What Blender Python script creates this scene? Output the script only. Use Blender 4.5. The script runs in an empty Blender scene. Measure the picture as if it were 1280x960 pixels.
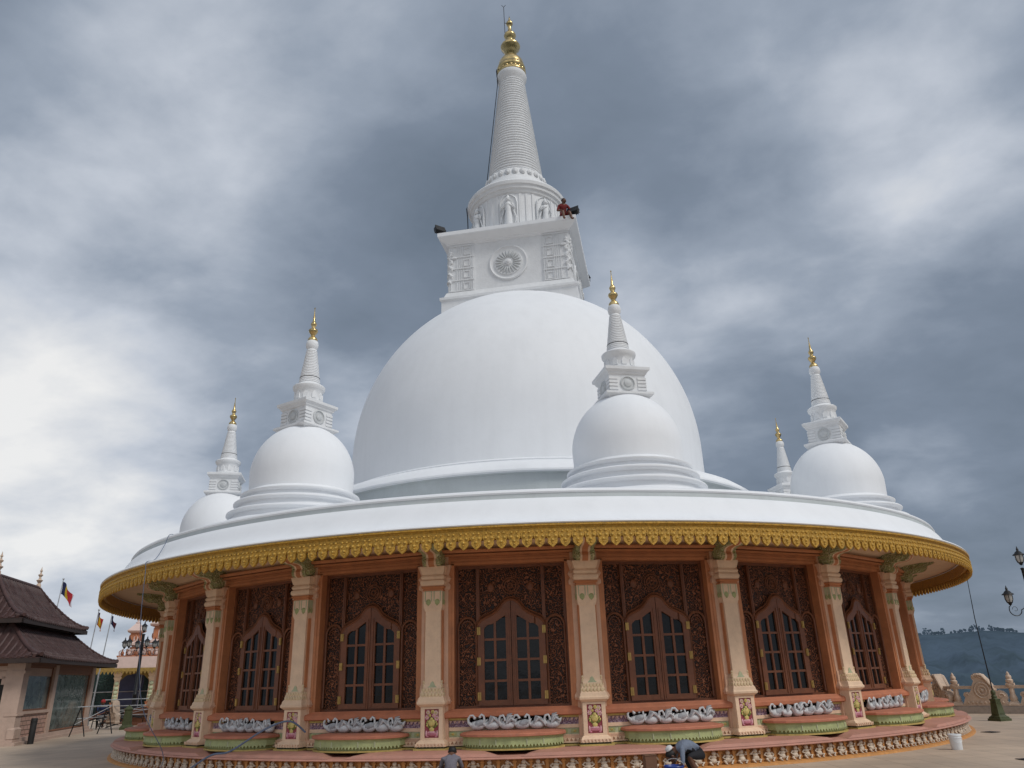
import bpy, bmesh, math, random
from math import sin, cos, pi, radians, sqrt, atan2, hypot
from mathutils import Vector, Matrix
random.seed(7)
scene = bpy.context.scene
COL = scene.collection

# ------------------------------------------------------------------ materials
def nd(nt, typ, **kw):
    n = nt.nodes.new(typ)
    for k, v in kw.items():
        if k in n.inputs.keys() if isinstance(k, str) else False:
            n.inputs[k].default_value = v
        else:
            setattr(n, k, v)
    return n

def setin(n, **kw):
    for k, v in kw.items():
        n.inputs[k.replace('_', ' ')].default_value = v

def rgba(c): return (c[0], c[1], c[2], 1.0)

def paint(name, c, var=0.12, scale=3.0, rough=0.65, bump=0.15, bscale=25.0, metal=0.0, dirt=0.0, dirtc=(0.12, 0.10, 0.08), spec=0.4, coord='Object', streak=0.0, rv=0.06):
    """painted plaster / wood / metal with blotches, fine grain, dirt in patches and rain streaks"""
    m = bpy.data.materials.new(name); m.use_nodes = True
    nt = m.node_tree; nt.nodes.clear()
    out = nt.nodes.new('ShaderNodeOutputMaterial'); b = nt.nodes.new('ShaderNodeBsdfPrincipled')
    nt.links.new(b.outputs[0], out.inputs[0])
    tc = nt.nodes.new('ShaderNodeTexCoord')
    oi = nt.nodes.new('ShaderNodeObjectInfo')
    of = nt.nodes.new('ShaderNodeVectorMath'); of.operation = 'MULTIPLY_ADD'; of.name = 'CO'
    nt.links.new(oi.outputs['Random'], of.inputs[0]); of.inputs[1].default_value = (37.0, 53.0, 19.0); nt.links.new(tc.outputs[coord], of.inputs[2])
    CO = of.outputs[0]
    n1 = nt.nodes.new('ShaderNodeTexNoise'); setin(n1, Scale=scale, Detail=6.0, Roughness=0.6)
    nt.links.new(CO, n1.inputs['Vector'])
    cr = nt.nodes.new('ShaderNodeValToRGB')
    cr.color_ramp.elements[0].position = 0.3; cr.color_ramp.elements[1].position = 0.7
    cr.color_ramp.elements[0].color = rgba([x * (1 - var) for x in c]); cr.color_ramp.elements[1].color = rgba([min(1, x * (1 + var * 0.6)) for x in c])
    nt.links.new(n1.outputs['Fac'], cr.inputs[0])
    last = cr.outputs[0]
    if dirt > 0:
        n2 = nt.nodes.new('ShaderNodeTexNoise'); setin(n2, Scale=scale * 2.3, Detail=8.0, Roughness=0.7)
        nt.links.new(CO, n2.inputs['Vector'])
        mr = nt.nodes.new('ShaderNodeMapRange'); setin(mr, From_Min=0.5, From_Max=0.75, To_Min=0.0, To_Max=dirt)
        nt.links.new(n2.outputs['Fac'], mr.inputs[0])
        mx = nt.nodes.new('ShaderNodeMix'); mx.data_type = 'RGBA'
        nt.links.new(mr.outputs[0], mx.inputs[0]); nt.links.new(last, mx.inputs[6]); mx.inputs[7].default_value = rgba(dirtc)
        last = mx.outputs[2]
    if streak > 0:
        mp = nt.nodes.new('ShaderNodeMapping'); mp.inputs['Scale'].default_value = (1, 1, 0.08)
        nt.links.new(CO, mp.inputs[0])
        n3 = nt.nodes.new('ShaderNodeTexNoise'); setin(n3, Scale=3.0, Detail=7.0, Roughness=0.6)
        nt.links.new(mp.outputs[0], n3.inputs['Vector'])
        mr = nt.nodes.new('ShaderNodeMapRange'); setin(mr, From_Min=0.45, From_Max=0.8, To_Min=0.0, To_Max=streak)
        nt.links.new(n3.outputs['Fac'], mr.inputs[0])
        mx = nt.nodes.new('ShaderNodeMix'); mx.data_type = 'RGBA'
        nt.links.new(mr.outputs[0], mx.inputs[0]); nt.links.new(last, mx.inputs[6]); mx.inputs[7].default_value = rgba([x * 0.55 for x in c])
        last = mx.outputs[2]
    if rv > 0:
        hr = nt.nodes.new('ShaderNodeMapRange'); setin(hr, To_Min=1 - rv, To_Max=1 + rv); nt.links.new(oi.outputs['Random'], hr.inputs[0])
        hs = nt.nodes.new('ShaderNodeHueSaturation'); nt.links.new(hr.outputs[0], hs.inputs['Value']); nt.links.new(last, hs.inputs['Color']); last = hs.outputs[0]
    nt.links.new(last, b.inputs['Base Color'])
    nr = nt.nodes.new('ShaderNodeMapRange'); setin(nr, To_Min=max(0.05, rough - 0.12), To_Max=min(1, rough + 0.12))
    nt.links.new(n1.outputs['Fac'], nr.inputs[0]); nt.links.new(nr.outputs[0], b.inputs['Roughness'])
    b.inputs['Metallic'].default_value = metal
    b.inputs['Specular IOR Level'].default_value = spec
    if bump > 0:
        nb = nt.nodes.new('ShaderNodeTexNoise'); setin(nb, Scale=bscale, Detail=5.0)
        nt.links.new(CO, nb.inputs['Vector'])
        bp = nt.nodes.new('ShaderNodeBump'); setin(bp, Strength=bump, Distance=0.02)
        nt.links.new(nb.outputs['Fac'], bp.inputs['Height']); nt.links.new(bp.outputs[0], b.inputs['Normal'])
    return m

def carved(name, c, hole=(0.004, 0.003, 0.003), scale=16.0, thr=0.36, dist=0.6, rough=0.5, strength=1.0, bd=0.05):
    """pierced scroll carving: winding ribs of wood over dark holes"""
    m = paint(name, c, rough=rough, bump=0)
    nt = m.node_tree; b = [n for n in nt.nodes if n.type == 'BSDF_PRINCIPLED'][0]
    CO = nt.nodes['CO'].outputs[0]
    nz = nt.nodes.new('ShaderNodeTexNoise'); setin(nz, Scale=scale * 0.55, Detail=2.0)
    nt.links.new(CO, nz.inputs['Vector'])
    ad = nt.nodes.new('ShaderNodeVectorMath'); ad.operation = 'MULTIPLY_ADD'
    nt.links.new(nz.outputs['Color'], ad.inputs[0]); ad.inputs[1].default_value = (dist * 0.2,) * 3; nt.links.new(CO, ad.inputs[2])
    v = nt.nodes.new('ShaderNodeTexVoronoi'); v.feature = 'F1'; setin(v, Scale=scale)
    nt.links.new(ad.outputs[0], v.inputs['Vector'])
    # rings around the cell centres = curling stems
    s = nt.nodes.new('ShaderNodeMath'); s.operation = 'MULTIPLY'; s.inputs[1].default_value = 15.0
    nt.links.new(v.outputs['Distance'], s.inputs[0])
    sn = nt.nodes.new('ShaderNodeMath'); sn.operation = 'SINE'; nt.links.new(s.outputs[0], sn.inputs[0])
    mr = nt.nodes.new('ShaderNodeMapRange'); setin(mr, From_Min=-1.0 + thr, From_Max=0.5 + thr, To_Min=0.0, To_Max=1.0)
    nt.links.new(sn.outputs[0], mr.inputs[0])
    bc = b.inputs['Base Color'].links[0].from_socket
    mx = nt.nodes.new('ShaderNodeMix'); mx.data_type = 'RGBA'; mx.inputs[6].default_value = rgba(hole)
    nt.links.new(mr.outputs[0], mx.inputs[0]); nt.links.new(bc, mx.inputs[7]); nt.links.new(mx.outputs[2], b.inputs['Base Color'])
    bp = nt.nodes.new('ShaderNodeBump'); setin(bp, Strength=strength, Distance=bd)
    nt.links.new(mr.outputs[0], bp.inputs['Height']); nt.links.new(bp.outputs[0], b.inputs['Normal'])
    return m

def glassy(name, c=(0.008, 0.012, 0.014), rough=0.06, spec=0.28):
    m = paint(name, c, var=0.6, scale=3.5, rough=rough, bump=0.5, bscale=1.6, spec=spec)
    return m

M = {}
M['white'] = paint('white_paint', (0.79, 0.81, 0.835), var=0.03, scale=0.6, rough=0.66, bump=0.18, bscale=5, dirt=0.07, dirtc=(0.48, 0.49, 0.49), streak=0.10, rv=0.01)
M['white_rough'] = paint('white_stucco', (0.74, 0.755, 0.77), var=0.06, scale=2, rough=0.72, bump=0.35, bscale=12, dirt=0.16, dirtc=(0.40, 0.40, 0.40), streak=0.16, rv=0.02)
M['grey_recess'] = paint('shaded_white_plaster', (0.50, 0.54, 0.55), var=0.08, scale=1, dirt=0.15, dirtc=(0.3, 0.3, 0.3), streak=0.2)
M['gold'] = paint('polished_gold', (0.60, 0.45, 0.21), var=0.4, scale=6, rough=0.27, metal=0.9, bump=0.15, bscale=8)
M['fringe'] = paint('gold_paint', (0.52, 0.295, 0.042), var=0.4, scale=18, rough=0.52, bump=0.8, bscale=45, dirt=0.6, dirtc=(0.19, 0.085, 0.015), metal=0.05, streak=0.15)
M['fringe_light'] = paint('bright_gold_paint', (0.68, 0.47, 0.12), var=0.25, scale=14, rough=0.45, bump=0.4, bscale=40)
M['soffit'] = paint('beige_soffit_plaster', (0.68, 0.49, 0.32), var=0.1, scale=1.5, dirt=0.3, dirtc=(0.42, 0.29, 0.18), rough=0.8)
M['cream'] = paint('cream_paint', (0.76, 0.555, 0.385), var=0.1, scale=4, dirt=0.3, dirtc=(0.44, 0.29, 0.19), streak=0.2)
M['wallpink'] = paint('salmon_beige_paint', (0.64, 0.41, 0.28), var=0.12, scale=3, dirt=0.3, dirtc=(0.36, 0.24, 0.17), streak=0.2)
M['orange'] = paint('terracotta_paint', (0.50, 0.205, 0.090), var=0.18, scale=3, dirt=0.35, dirtc=(0.25, 0.11, 0.06), streak=0.2, rough=0.55)
M['redsill'] = paint('red_brown_paint', (0.47, 0.175, 0.105), var=0.15, scale=4, dirt=0.35, dirtc=(0.3, 0.18, 0.14))
M['sillpaint'] = paint('brick_orange_sill_paint', (0.46, 0.165, 0.085), var=0.15, scale=4, dirt=0.35, dirtc=(0.28, 0.14, 0.10))
M['pinkred'] = paint('dusty_rose_floor_paint', (0.50, 0.25, 0.19), var=0.15, scale=3, dirt=0.5, dirtc=(0.33, 0.22, 0.17))
M['orangeband'] = paint('bright_orange_paint', (0.55, 0.26, 0.08), var=0.2, scale=5, dirt=0.5, dirtc=(0.30, 0.15, 0.07))
M['green'] = paint('apple_green_paint', (0.36, 0.40, 0.185), var=0.2, scale=6, dirt=0.45, dirtc=(0.25, 0.24, 0.14), bump=0.3)
M['greenlight'] = paint('pale_green_paint', (0.44, 0.47, 0.30), var=0.2, scale=6, dirt=0.3, dirtc=(0.3, 0.27, 0.18))
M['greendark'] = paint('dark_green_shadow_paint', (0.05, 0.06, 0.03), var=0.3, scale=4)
M['bracketgreen'] = carved('carved_green_leaf', (0.58, 0.55, 0.33), hole=(0.32, 0.34, 0.15), scale=9, thr=0.5, bd=0.03)
M['leafcream'] = paint('pale_ochre_leaf_paint', (0.68, 0.53, 0.33), var=0.15, scale=8, dirt=0.4, dirtc=(0.40, 0.28, 0.17))
M['yellow'] = paint('yellow_paint', (0.50, 0.38, 0.12), var=0.2, scale=8, dirt=0.2)
M['lilac'] = carved('lilac_relief_paint', (0.42, 0.30, 0.36), hole=(0.22, 0.13, 0.20), scale=12, thr=0.2, bd=0.02)
M['maroon'] = paint('maroon_panel_paint', (0.30, 0.06, 0.075), var=0.2, scale=8)
M['pinkflower'] = paint('pink_flower_paint', (0.68, 0.38, 0.42), var=0.3, scale=20, dirt=0.4, dirtc=(0.3, 0.08, 0.1))
M['paleflower'] = paint('pale_flower_paint', (0.60, 0.42, 0.36), var=0.25, scale=20)
M['yellowflower'] = paint('yellow_flower_paint', (0.60, 0.49, 0.17), var=0.3, scale=20, dirt=0.4, dirtc=(0.2, 0.14, 0.03))
M['olive'] = paint('olive_leaf_paint', (0.16, 0.18, 0.04), var=0.3, scale=20)
M['magenta'] = paint('magenta_base_paint', (0.48, 0.17, 0.22), var=0.3, scale=20, dirt=0.4, dirtc=(0.2, 0.04, 0.06))
M['wood'] = paint('teak_varnish', (0.165, 0.060, 0.027), var=0.3, scale=5, rough=0.45, bump=0.3, bscale=30)
M['doorwood'] = paint('reddish_door_varnish', (0.175, 0.064, 0.029), var=0.25, scale=5, rough=0.42, bump=0.2, bscale=30)
M['carve'] = carved('carved_teak', (0.27, 0.098, 0.045), hole=(0.024, 0.010, 0.007), scale=13, thr=0.30, bd=0.05)
M['carve_fine'] = carved('finely_carved_teak', (0.095, 0.032, 0.016), scale=13, thr=0.32, bd=0.05)
M['pane'] = glassy('dark_window_glass', (0.008, 0.009, 0.010), 0.04, 0.30)
M['brass'] = paint('aged_brass', (0.45, 0.30, 0.10), var=0.3, scale=20, rough=0.4, metal=0.7)
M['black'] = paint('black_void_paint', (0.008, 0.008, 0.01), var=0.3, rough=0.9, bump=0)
M['swan'] = paint('white_swan_plaster', (0.60, 0.62, 0.63), var=0.12, scale=10, dirt=0.5, dirtc=(0.16, 0.18, 0.20), bump=0.3)
M['swanwing'] = paint('grey_wing_plaster', (0.36, 0.38, 0.40), var=0.3, scale=14, dirt=0.4, dirtc=(0.14, 0.15, 0.16), bump=0.5)
M['beak'] = paint('dark_beak_paint', (0.05, 0.035, 0.02))
M['figure'] = paint('stone_coloured_figure_paint', (0.62, 0.52, 0.41), var=0.2, scale=15, dirt=0.6, dirtc=(0.16, 0.11, 0.08), bump=0.4)
M['medal'] = paint('grey_relief_plaster', (0.55, 0.57, 0.58), var=0.1, scale=10)
M['rope'] = paint('dark_cable', (0.03, 0.03, 0.035), rough=0.6)
M['bluehose'] = paint('blue_grey_hose', (0.10, 0.13, 0.20), rough=0.5)
M['iron'] = paint('black_iron', (0.012, 0.012, 0.014), var=0.3, rough=0.5, metal=0.2)
M['steel'] = paint('galvanised_tube', (0.52, 0.53, 0.54), var=0.25, rough=0.4, metal=0.4)
M['greeniron'] = paint('weathered_green_iron', (0.07, 0.085, 0.035), var=0.35, scale=7, dirt=0.5, dirtc=(0.16, 0.15, 0.09))
M['bucket'] = paint('white_plastic', (0.72, 0.74, 0.76), var=0.05, rough=0.4, dirt=0.2, dirtc=(0.4, 0.38, 0.34))
M['rail'] = paint('beige_cast_stone', (0.60, 0.46, 0.35), var=0.15, scale=5, dirt=0.4, dirtc=(0.27, 0.2, 0.15), bump=0.4)
M['kerb'] = paint('kerb_stone', (0.40, 0.34, 0.29), var=0.2, scale=3, dirt=0.4)
M['roofdark'] = paint('dark_fascia_wood', (0.035, 0.022, 0.018), var=0.3)
M['pavwall'] = paint('pavilion_salmon_plaster', (0.50, 0.37, 0.30), var=0.12, scale=3, dirt=0.35, dirtc=(0.30, 0.22, 0.18), streak=0.2)
M['pavbrown'] = paint('pavilion_brown_beam', (0.22, 0.10, 0.055), var=0.2, scale=3)
M['pavglass'] = glassy('shop_window_glass', (0.13, 0.16, 0.15), 0.05, 0.9)  # lighter grey-green base colour stands in for part of the reflection
M['pavdark'] = paint('dark_interior', (0.018, 0.018, 0.018), var=0.3)
M['net'] = carved('green_shade_net', (0.020, 0.050, 0.042), hole=(0.014, 0.034, 0.030), scale=3, thr=0.3, bd=0.02)
M['skin'] = paint('brown_skin', (0.12, 0.055, 0.032), var=0.1, scale=12, rough=0.5)
M['hair'] = paint('black_hair', (0.01, 0.009, 0.009), rough=0.6)
M['shirtblue'] = paint('blue_grey_cloth', (0.16, 0.19, 0.25), var=0.15, scale=12, rough=0.9, bump=0.5)
M['shirtgrey'] = paint('grey_cloth', (0.17, 0.16, 0.19), var=0.15, scale=12, rough=0.9, bump=0.5)
M['shirtred'] = paint('dark_red_cloth', (0.16, 0.018, 0.018), var=0.2, scale=12, rough=0.9)
M['trousers'] = paint('black_cloth', (0.018, 0.018, 0.022), var=0.2, rough=0.9)
M['trousersblue'] = paint('dark_blue_cloth', (0.03, 0.05, 0.14), var=0.2, rough=0.9)
M['redcap'] = paint('red_cap_cloth', (0.35, 0.03, 0.03), rough=0.8)
M['whitecap'] = paint('white_cap_cloth', (0.7, 0.7, 0.7), rough=0.8)
M['cardboard'] = paint('brown_cardboard', (0.17, 0.085, 0.05), var=0.15, rough=0.85)
M['t2fascia'] = paint('pale_pink_fascia', (0.62, 0.47, 0.42), var=0.08, scale=2, dirt=0.15)
M['t2orange'] = paint('shrine_orange', (0.40, 0.15, 0.07), var=0.25, scale=3, bump=0.6, bscale=8)
M['t2gold'] = paint('dull_yellow_paint', (0.30, 0.19, 0.045), var=0.3, scale=8, dirt=0.4, dirtc=(0.12, 0.07, 0.02))
M['t2blue'] = paint('hall_blue_wall', (0.08, 0.09, 0.16), var=0.2)

def tiles_mat():
    m = paint('brown_clay_tiles', (0.078, 0.040, 0.036), var=0.35, scale=4, rough=0.55, bump=0.0, dirt=0.3, dirtc=(0.025, 0.02, 0.02))
    nt = m.node_tree; b = [n for n in nt.nodes if n.type == 'BSDF_PRINCIPLED'][0]
    tc = [n for n in nt.nodes if n.type == 'TEX_COORD'][0]
    br = nt.nodes.new('ShaderNodeTexBrick'); setin(br, Scale=1.0, Mortar_Size=0.012, Brick_Width=0.22, Row_Height=0.2, Mortar_Smooth=0.6)
    br.offset = 0.5
    nt.links.new(tc.outputs['UV'], br.inputs['Vector'])
    bp = nt.nodes.new('ShaderNodeBump'); setin(bp, Strength=1.0, Distance=0.04); bp.invert = True
    nt.links.new(br.outputs['Fac'], bp.inputs['Height']); nt.links.new(bp.outputs[0], b.inputs['Normal'])
    return m
M['tiles'] = tiles_mat()

def brick_mat():
    m = paint('pink_brick_wall', (0.45, 0.30, 0.24), var=0.15, scale=5, bump=0)
    nt = m.node_tree; b = [n for n in nt.nodes if n.type == 'BSDF_PRINCIPLED'][0]
    tc = [n for n in nt.nodes if n.type == 'TEX_COORD'][0]
    br = nt.nodes.new('ShaderNodeTexBrick'); setin(br, Scale=1.0, Mortar_Size=0.012, Brick_Width=0.36, Row_Height=0.15)
    br.inputs['Color1'].default_value = (0.50, 0.31, 0.25, 1); br.inputs['Color2'].default_value = (0.40, 0.25, 0.19, 1); br.inputs['Mortar'].default_value = (0.10, 0.07, 0.05, 1)
    nt.links.new(tc.outputs['UV'], br.inputs['Vector']); nt.links.new(br.outputs[0], b.inputs['Base Color'])
    bp = nt.nodes.new('ShaderNodeBump'); setin(bp, Strength=0.6, Distance=0.02); bp.invert = True
    nt.links.new(br.outputs['Fac'], bp.inputs['Height']); nt.links.new(bp.outputs[0], b.inputs['Normal'])
    return m
M['brick'] = brick_mat()

def ground_mat():
    m = paint('terrace_concrete_paving', (0.50, 0.395, 0.30), var=0.2, scale=0.35, rough=0.7, bump=0.15, bscale=8, dirt=0.45, dirtc=(0.27, 0.22, 0.18), streak=0)
    nt = m.node_tree; b = [n for n in nt.nodes if n.type == 'BSDF_PRINCIPLED'][0]
    tc = [n for n in nt.nodes if n.type == 'TEX_COORD'][0]
    br = nt.nodes.new('ShaderNodeTexBrick'); setin(br, Scale=1.0, Mortar_Size=0.010, Brick_Width=0.6, Row_Height=0.6); br.offset = 0
    br.inputs['Color1'].default_value = (1, 1, 1, 1); br.inputs['Color2'].default_value = (0.82, 0.83, 0.84, 1); br.inputs['Mortar'].default_value = (0.5, 0.48, 0.46, 1)
    nt.links.new(tc.outputs['Object'], br.inputs['Vector'])
    bc = b.inputs['Base Color'].links[0].from_socket
    mx = nt.nodes.new('ShaderNodeMix'); mx.data_type = 'RGBA'; mx.blend_type = 'MULTIPLY'; mx.inputs[0].default_value = 0.7
    nt.links.new(bc, mx.inputs[6]); nt.links.new(br.outputs[0], mx.inputs[7]); nt.links.new(mx.outputs[2], b.inputs['Base Color'])
    return m
M['ground'] = ground_mat()

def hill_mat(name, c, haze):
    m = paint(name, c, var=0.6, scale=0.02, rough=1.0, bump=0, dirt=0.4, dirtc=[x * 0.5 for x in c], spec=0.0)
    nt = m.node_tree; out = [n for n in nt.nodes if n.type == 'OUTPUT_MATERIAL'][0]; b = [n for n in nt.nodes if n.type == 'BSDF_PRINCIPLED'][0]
    # aerial haze put into the surface as bluish glow, with lit and dark patches
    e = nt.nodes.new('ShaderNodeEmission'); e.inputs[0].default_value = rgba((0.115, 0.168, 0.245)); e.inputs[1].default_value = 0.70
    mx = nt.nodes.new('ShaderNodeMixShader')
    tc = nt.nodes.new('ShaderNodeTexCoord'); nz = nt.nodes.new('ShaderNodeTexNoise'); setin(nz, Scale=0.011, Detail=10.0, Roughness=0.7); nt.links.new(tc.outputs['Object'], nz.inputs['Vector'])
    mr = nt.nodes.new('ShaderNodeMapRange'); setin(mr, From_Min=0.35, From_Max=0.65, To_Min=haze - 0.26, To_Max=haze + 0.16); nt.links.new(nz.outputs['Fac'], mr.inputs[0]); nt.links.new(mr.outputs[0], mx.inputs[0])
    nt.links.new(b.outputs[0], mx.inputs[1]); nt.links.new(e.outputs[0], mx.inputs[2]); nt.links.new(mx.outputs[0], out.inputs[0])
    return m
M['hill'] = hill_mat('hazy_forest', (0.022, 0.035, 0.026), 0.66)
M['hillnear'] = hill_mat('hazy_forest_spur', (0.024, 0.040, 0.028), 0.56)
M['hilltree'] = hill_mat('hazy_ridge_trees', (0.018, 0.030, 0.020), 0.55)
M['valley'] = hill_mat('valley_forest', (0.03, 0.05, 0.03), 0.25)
def flag_mat(name, cols):
    m = paint(name, (0.5, 0.5, 0.5), bump=0.0, rough=0.85)
    nt = m.node_tree; b = [n for n in nt.nodes if n.type == 'BSDF_PRINCIPLED'][0]
    tc = [n for n in nt.nodes if n.type == 'TEX_COORD'][0]
    sp = nt.nodes.new('ShaderNodeSeparateXYZ'); nt.links.new(tc.outputs['UV'], sp.inputs[0])
    cr = nt.nodes.new('ShaderNodeValToRGB'); cr.color_ramp.interpolation = 'CONSTANT'
    el = cr.color_ramp.elements
    el[0].position = 0; el[0].color = rgba(cols[0]); el[1].position = 1 / len(cols); el[1].color = rgba(cols[1])
    for i in range(2, len(cols)):
        e = el.new(i / len(cols)); e.color = rgba(cols[i])
    nt.links.new(sp.outputs[0], cr.inputs[0]); nt.links.new(cr.outputs[0], b.inputs['Base Color'])
    return m

# ------------------------------------------------------------------ mesh builder
class MB:
    def __init__(s): s.v = []; s.f = []; s.m = []; s.uv = {}
    def add(s, vs, fs, mi=0, X=None):
        o = len(s.v)
        s.v += [tuple(X @ Vector(p)) if X is not None else tuple(p) for p in vs]
        s.f += [tuple(i + o for i in f) for f in fs]; s.m += [mi] * len(fs)
        return s
    def box(s, x0, x1, y0, y1, z0, z1, mi=0, X=None):
        vs = [(x, y, z) for z in (z0, z1) for x, y in ((x0, y0), (x1, y0), (x1, y1), (x0, y1))]
        return s.add(vs, [(3, 2, 1, 0), (4, 5, 6, 7), (0, 1, 5, 4), (1, 2, 6, 5), (2, 3, 7, 6), (3, 0, 4, 7)], mi, X)
    def lathe(s, prof, n=32, mi=0, X=None, a0=0.0, a1=2 * pi, cap=False, mis=None):
        full = abs(a1 - a0 - 2 * pi) < 1e-6; k = n if full else n + 1
        vs = []
        for r, z in prof:
            for i in range(k):
                a = a0 + (a1 - a0) * i / n
                vs.append((r * sin(a), -r * cos(a), z))
        for j in range(len(prof) - 1):
            fs = []
            for i in range(n):
                i2 = (i + 1) % k
                fs.append((j * k + i, j * k + i2, (j + 1) * k + i2, (j + 1) * k + i))
            o = len(s.v)
            s.f += [tuple(q + o for q in f) for f in fs]; s.m += [(mis[j] if mis else mi)] * len(fs)
        s.v += [tuple(X @ Vector(p)) if X is not None else p for p in vs]
        if cap and full:
            o = len(s.v) - len(vs)
            s.f.append(tuple(o + (len(prof) - 1) * k + i for i in range(k))); s.m.append(mi)
            s.f.append(tuple(o + i for i in reversed(range(k)))); s.m.append(mi)
        return s
    def loft(s, rings, mi=0, X=None, caps=True):
        """rings: lists of equal numbers of 3D points, counter-clockwise from above"""
        k = len(rings[0]); vs = [p for r in rings for p in r]; fs = []
        for j in range(len(rings) - 1):
            for i in range(k):
                i2 = (i + 1) % k
                fs.append((j * k + i, j * k + i2, (j + 1) * k + i2, (j + 1) * k + i))
        if caps:
            fs.append(tuple(reversed(range(k)))); fs.append(tuple((len(rings) - 1) * k + i for i in range(k)))
        return s.add(vs, fs, mi, X)
    def rect(s, prof, yb, mi=0, X=None):
        """stack of rectangles (half width, front y, z); back stays at yb"""
        return s.loft([[(-w, y, z), (w, y, z), (w, yb, z), (-w, yb, z)] for w, y, z in prof], mi, X)
    def square(s, prof, mi=0, X=None):
        return s.loft([[(-w, -w, z), (w, -w, z), (w, w, z), (-w, w, z)] for w, z in prof], mi, X)
    def prism(s, pts, y0, y1, mi=0, X=None):
        """outline in x,z (counter-clockwise seen from -y) pushed from y0 to y1"""
        k = len(pts)
        vs = [(x, y0, z) for x, z in pts] + [(x, y1, z) for x, z in pts]
        fs = [tuple(range(k)), tuple(reversed(range(k, 2 * k)))]
        for i in range(k):
            i2 = (i + 1) % k; fs.append((i, i + k, i2 + k, i2))
        return s.add(vs, fs, mi, X)
    def ball(s, c, r, mi=0, X=None, nu=10, nv=7, R=None):
        if not hasattr(r, '__len__'): r = (r, r, r)
        vs = []; fs = []
        for j in range(nv + 1):
            t = pi * j / nv
            for i in range(nu):
                a = 2 * pi * i / nu
                p = Vector((r[0] * sin(t) * cos(a), r[1] * sin(t) * sin(a), -r[2] * cos(t)))
                if R is not None: p = R @ p
                vs.append(tuple(p + Vector(c)))
        for j in range(nv):
            for i in range(nu):
                i2 = (i + 1) % nu
                fs.append((j * nu + i, j * nu + i2, (j + 1) * nu + i2, (j + 1) * nu + i))
        return s.add(vs, fs, mi, X)
    def tube(s, pts, r, n=8, mi=0, X=None, closed=False):
        P = [Vector(p) for p in pts]; rs = r if hasattr(r, '__len__') else [r] * len(P)
        rings = []; up = Vector((0, 0, 1)); prev = None
        for i, p in enumerate(P):
            a = P[max(0, i - 1)]; b = P[min(len(P) - 1, i + 1)]
            if closed: a = P[i - 1]; b = P[(i + 1) % len(P)]
            t = (b - a).normalized()
            if prev is None:
                u = t.cross(up)
                if u.length < 1e-3: u = t.cross(Vector((1, 0, 0)))
            else:
                u = prev - t * prev.dot(t)
            u.normalize(); prev = u; w = t.cross(u)
            rings.append([tuple(p + (u * cos(2 * pi * k / n) + w * sin(2 * pi * k / n)) * rs[i]) for k in range(n)])
        if closed: rings.append(rings[0])
        return s.loft(rings, mi, X, caps=not closed)
    def build(s, name, mats, parent=None, loc=(0, 0, 0), rz=0.0, smooth=40, uvs=None, weld=True):
        me = bpy.data.meshes.new(name); me.from_pydata(s.v, [], s.f)
        if not hasattr(mats, '__len__'): mats = [mats]
        for m in mats: me.materials.append(m)
        for p, mi in zip(me.polygons, s.m): p.material_index = min(mi, len(mats) - 1)
        if uvs:
            l = me.uv_layers.new(name='UVMap')
            for p in me.polygons:
                for li, vi in zip(p.loop_indices, p.vertices): l.data[li].uv = uvs[vi]
        if weld:
            bm = bmesh.new(); bm.from_mesh(me)
            bmesh.ops.remove_doubles(bm, verts=bm.verts, dist=1e-5)
            bmesh.ops.recalc_face_normals(bm, faces=bm.faces)
            bm.to_mesh(me); bm.free()
        if smooth:
            for p in me.polygons: p.use_smooth = True
            me.set_sharp_from_angle(angle=radians(smooth))
        me.update()
        o = bpy.data.objects.new(name, me); COL.objects.link(o)
        o.location = loc; o.rotation_euler = (0, 0, rz)
        if parent: o.parent = parent
        return o

def tag(o, label=None, cat=None, group=None, kind=None):
    if label: o['label'] = label
    if cat: o['category'] = cat
    if group: o['group'] = group
    if kind: o['kind'] = kind
    return o
def empty(name, loc=(0, 0, 0), rz=0.0, parent=None):
    o = bpy.data.objects.new(name, None); COL.objects.link(o); o.location = loc; o.rotation_euler = (0, 0, rz); o.empty_display_size = 0.3
    if parent: o.parent = parent
    return o
def dup(o, parent=None, loc=None, rz=None, keep=lambda c: True):
    c = o.copy(); COL.objects.link(c); c.parent = parent
    if loc is not None: c.location = loc
    if rz is not None: c.rotation_euler = (0, 0, rz)
    for ch in list(o.children):
        if keep(ch): dup(ch, c)
    return c
def pol(R, ph, z=0.0): return (R * sin(ph), -R * cos(ph), z)

PH0 = radians(-9.7)          # bearing of the column left of the middle window

# ================================================================== THE TEMPLE
T = empty('buddhist_temple')
tag(T, 'huge round white domed stupa temple with gold fringed eave and small stupas on its roof', 'temple')

# ---- plinth
m = MB()
m.lathe([(13.02, 0.0), (13.01, 0.035), (12.93, 0.05), (12.82, 0.06), (12.80, 0.30)], 192, 0)
m.build('plinth_band', M['orangeband'], T)
m = MB()
m.lathe([(12.78, 0.30), (12.97, 0.302), (12.99, 0.315), (12.97, 0.335), (12.93, 0.342), (12.5, 0.355), (11.0, 0.36)], 192, 0)
m.build('plinth_ledge', M['pinkred'], T)
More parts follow.
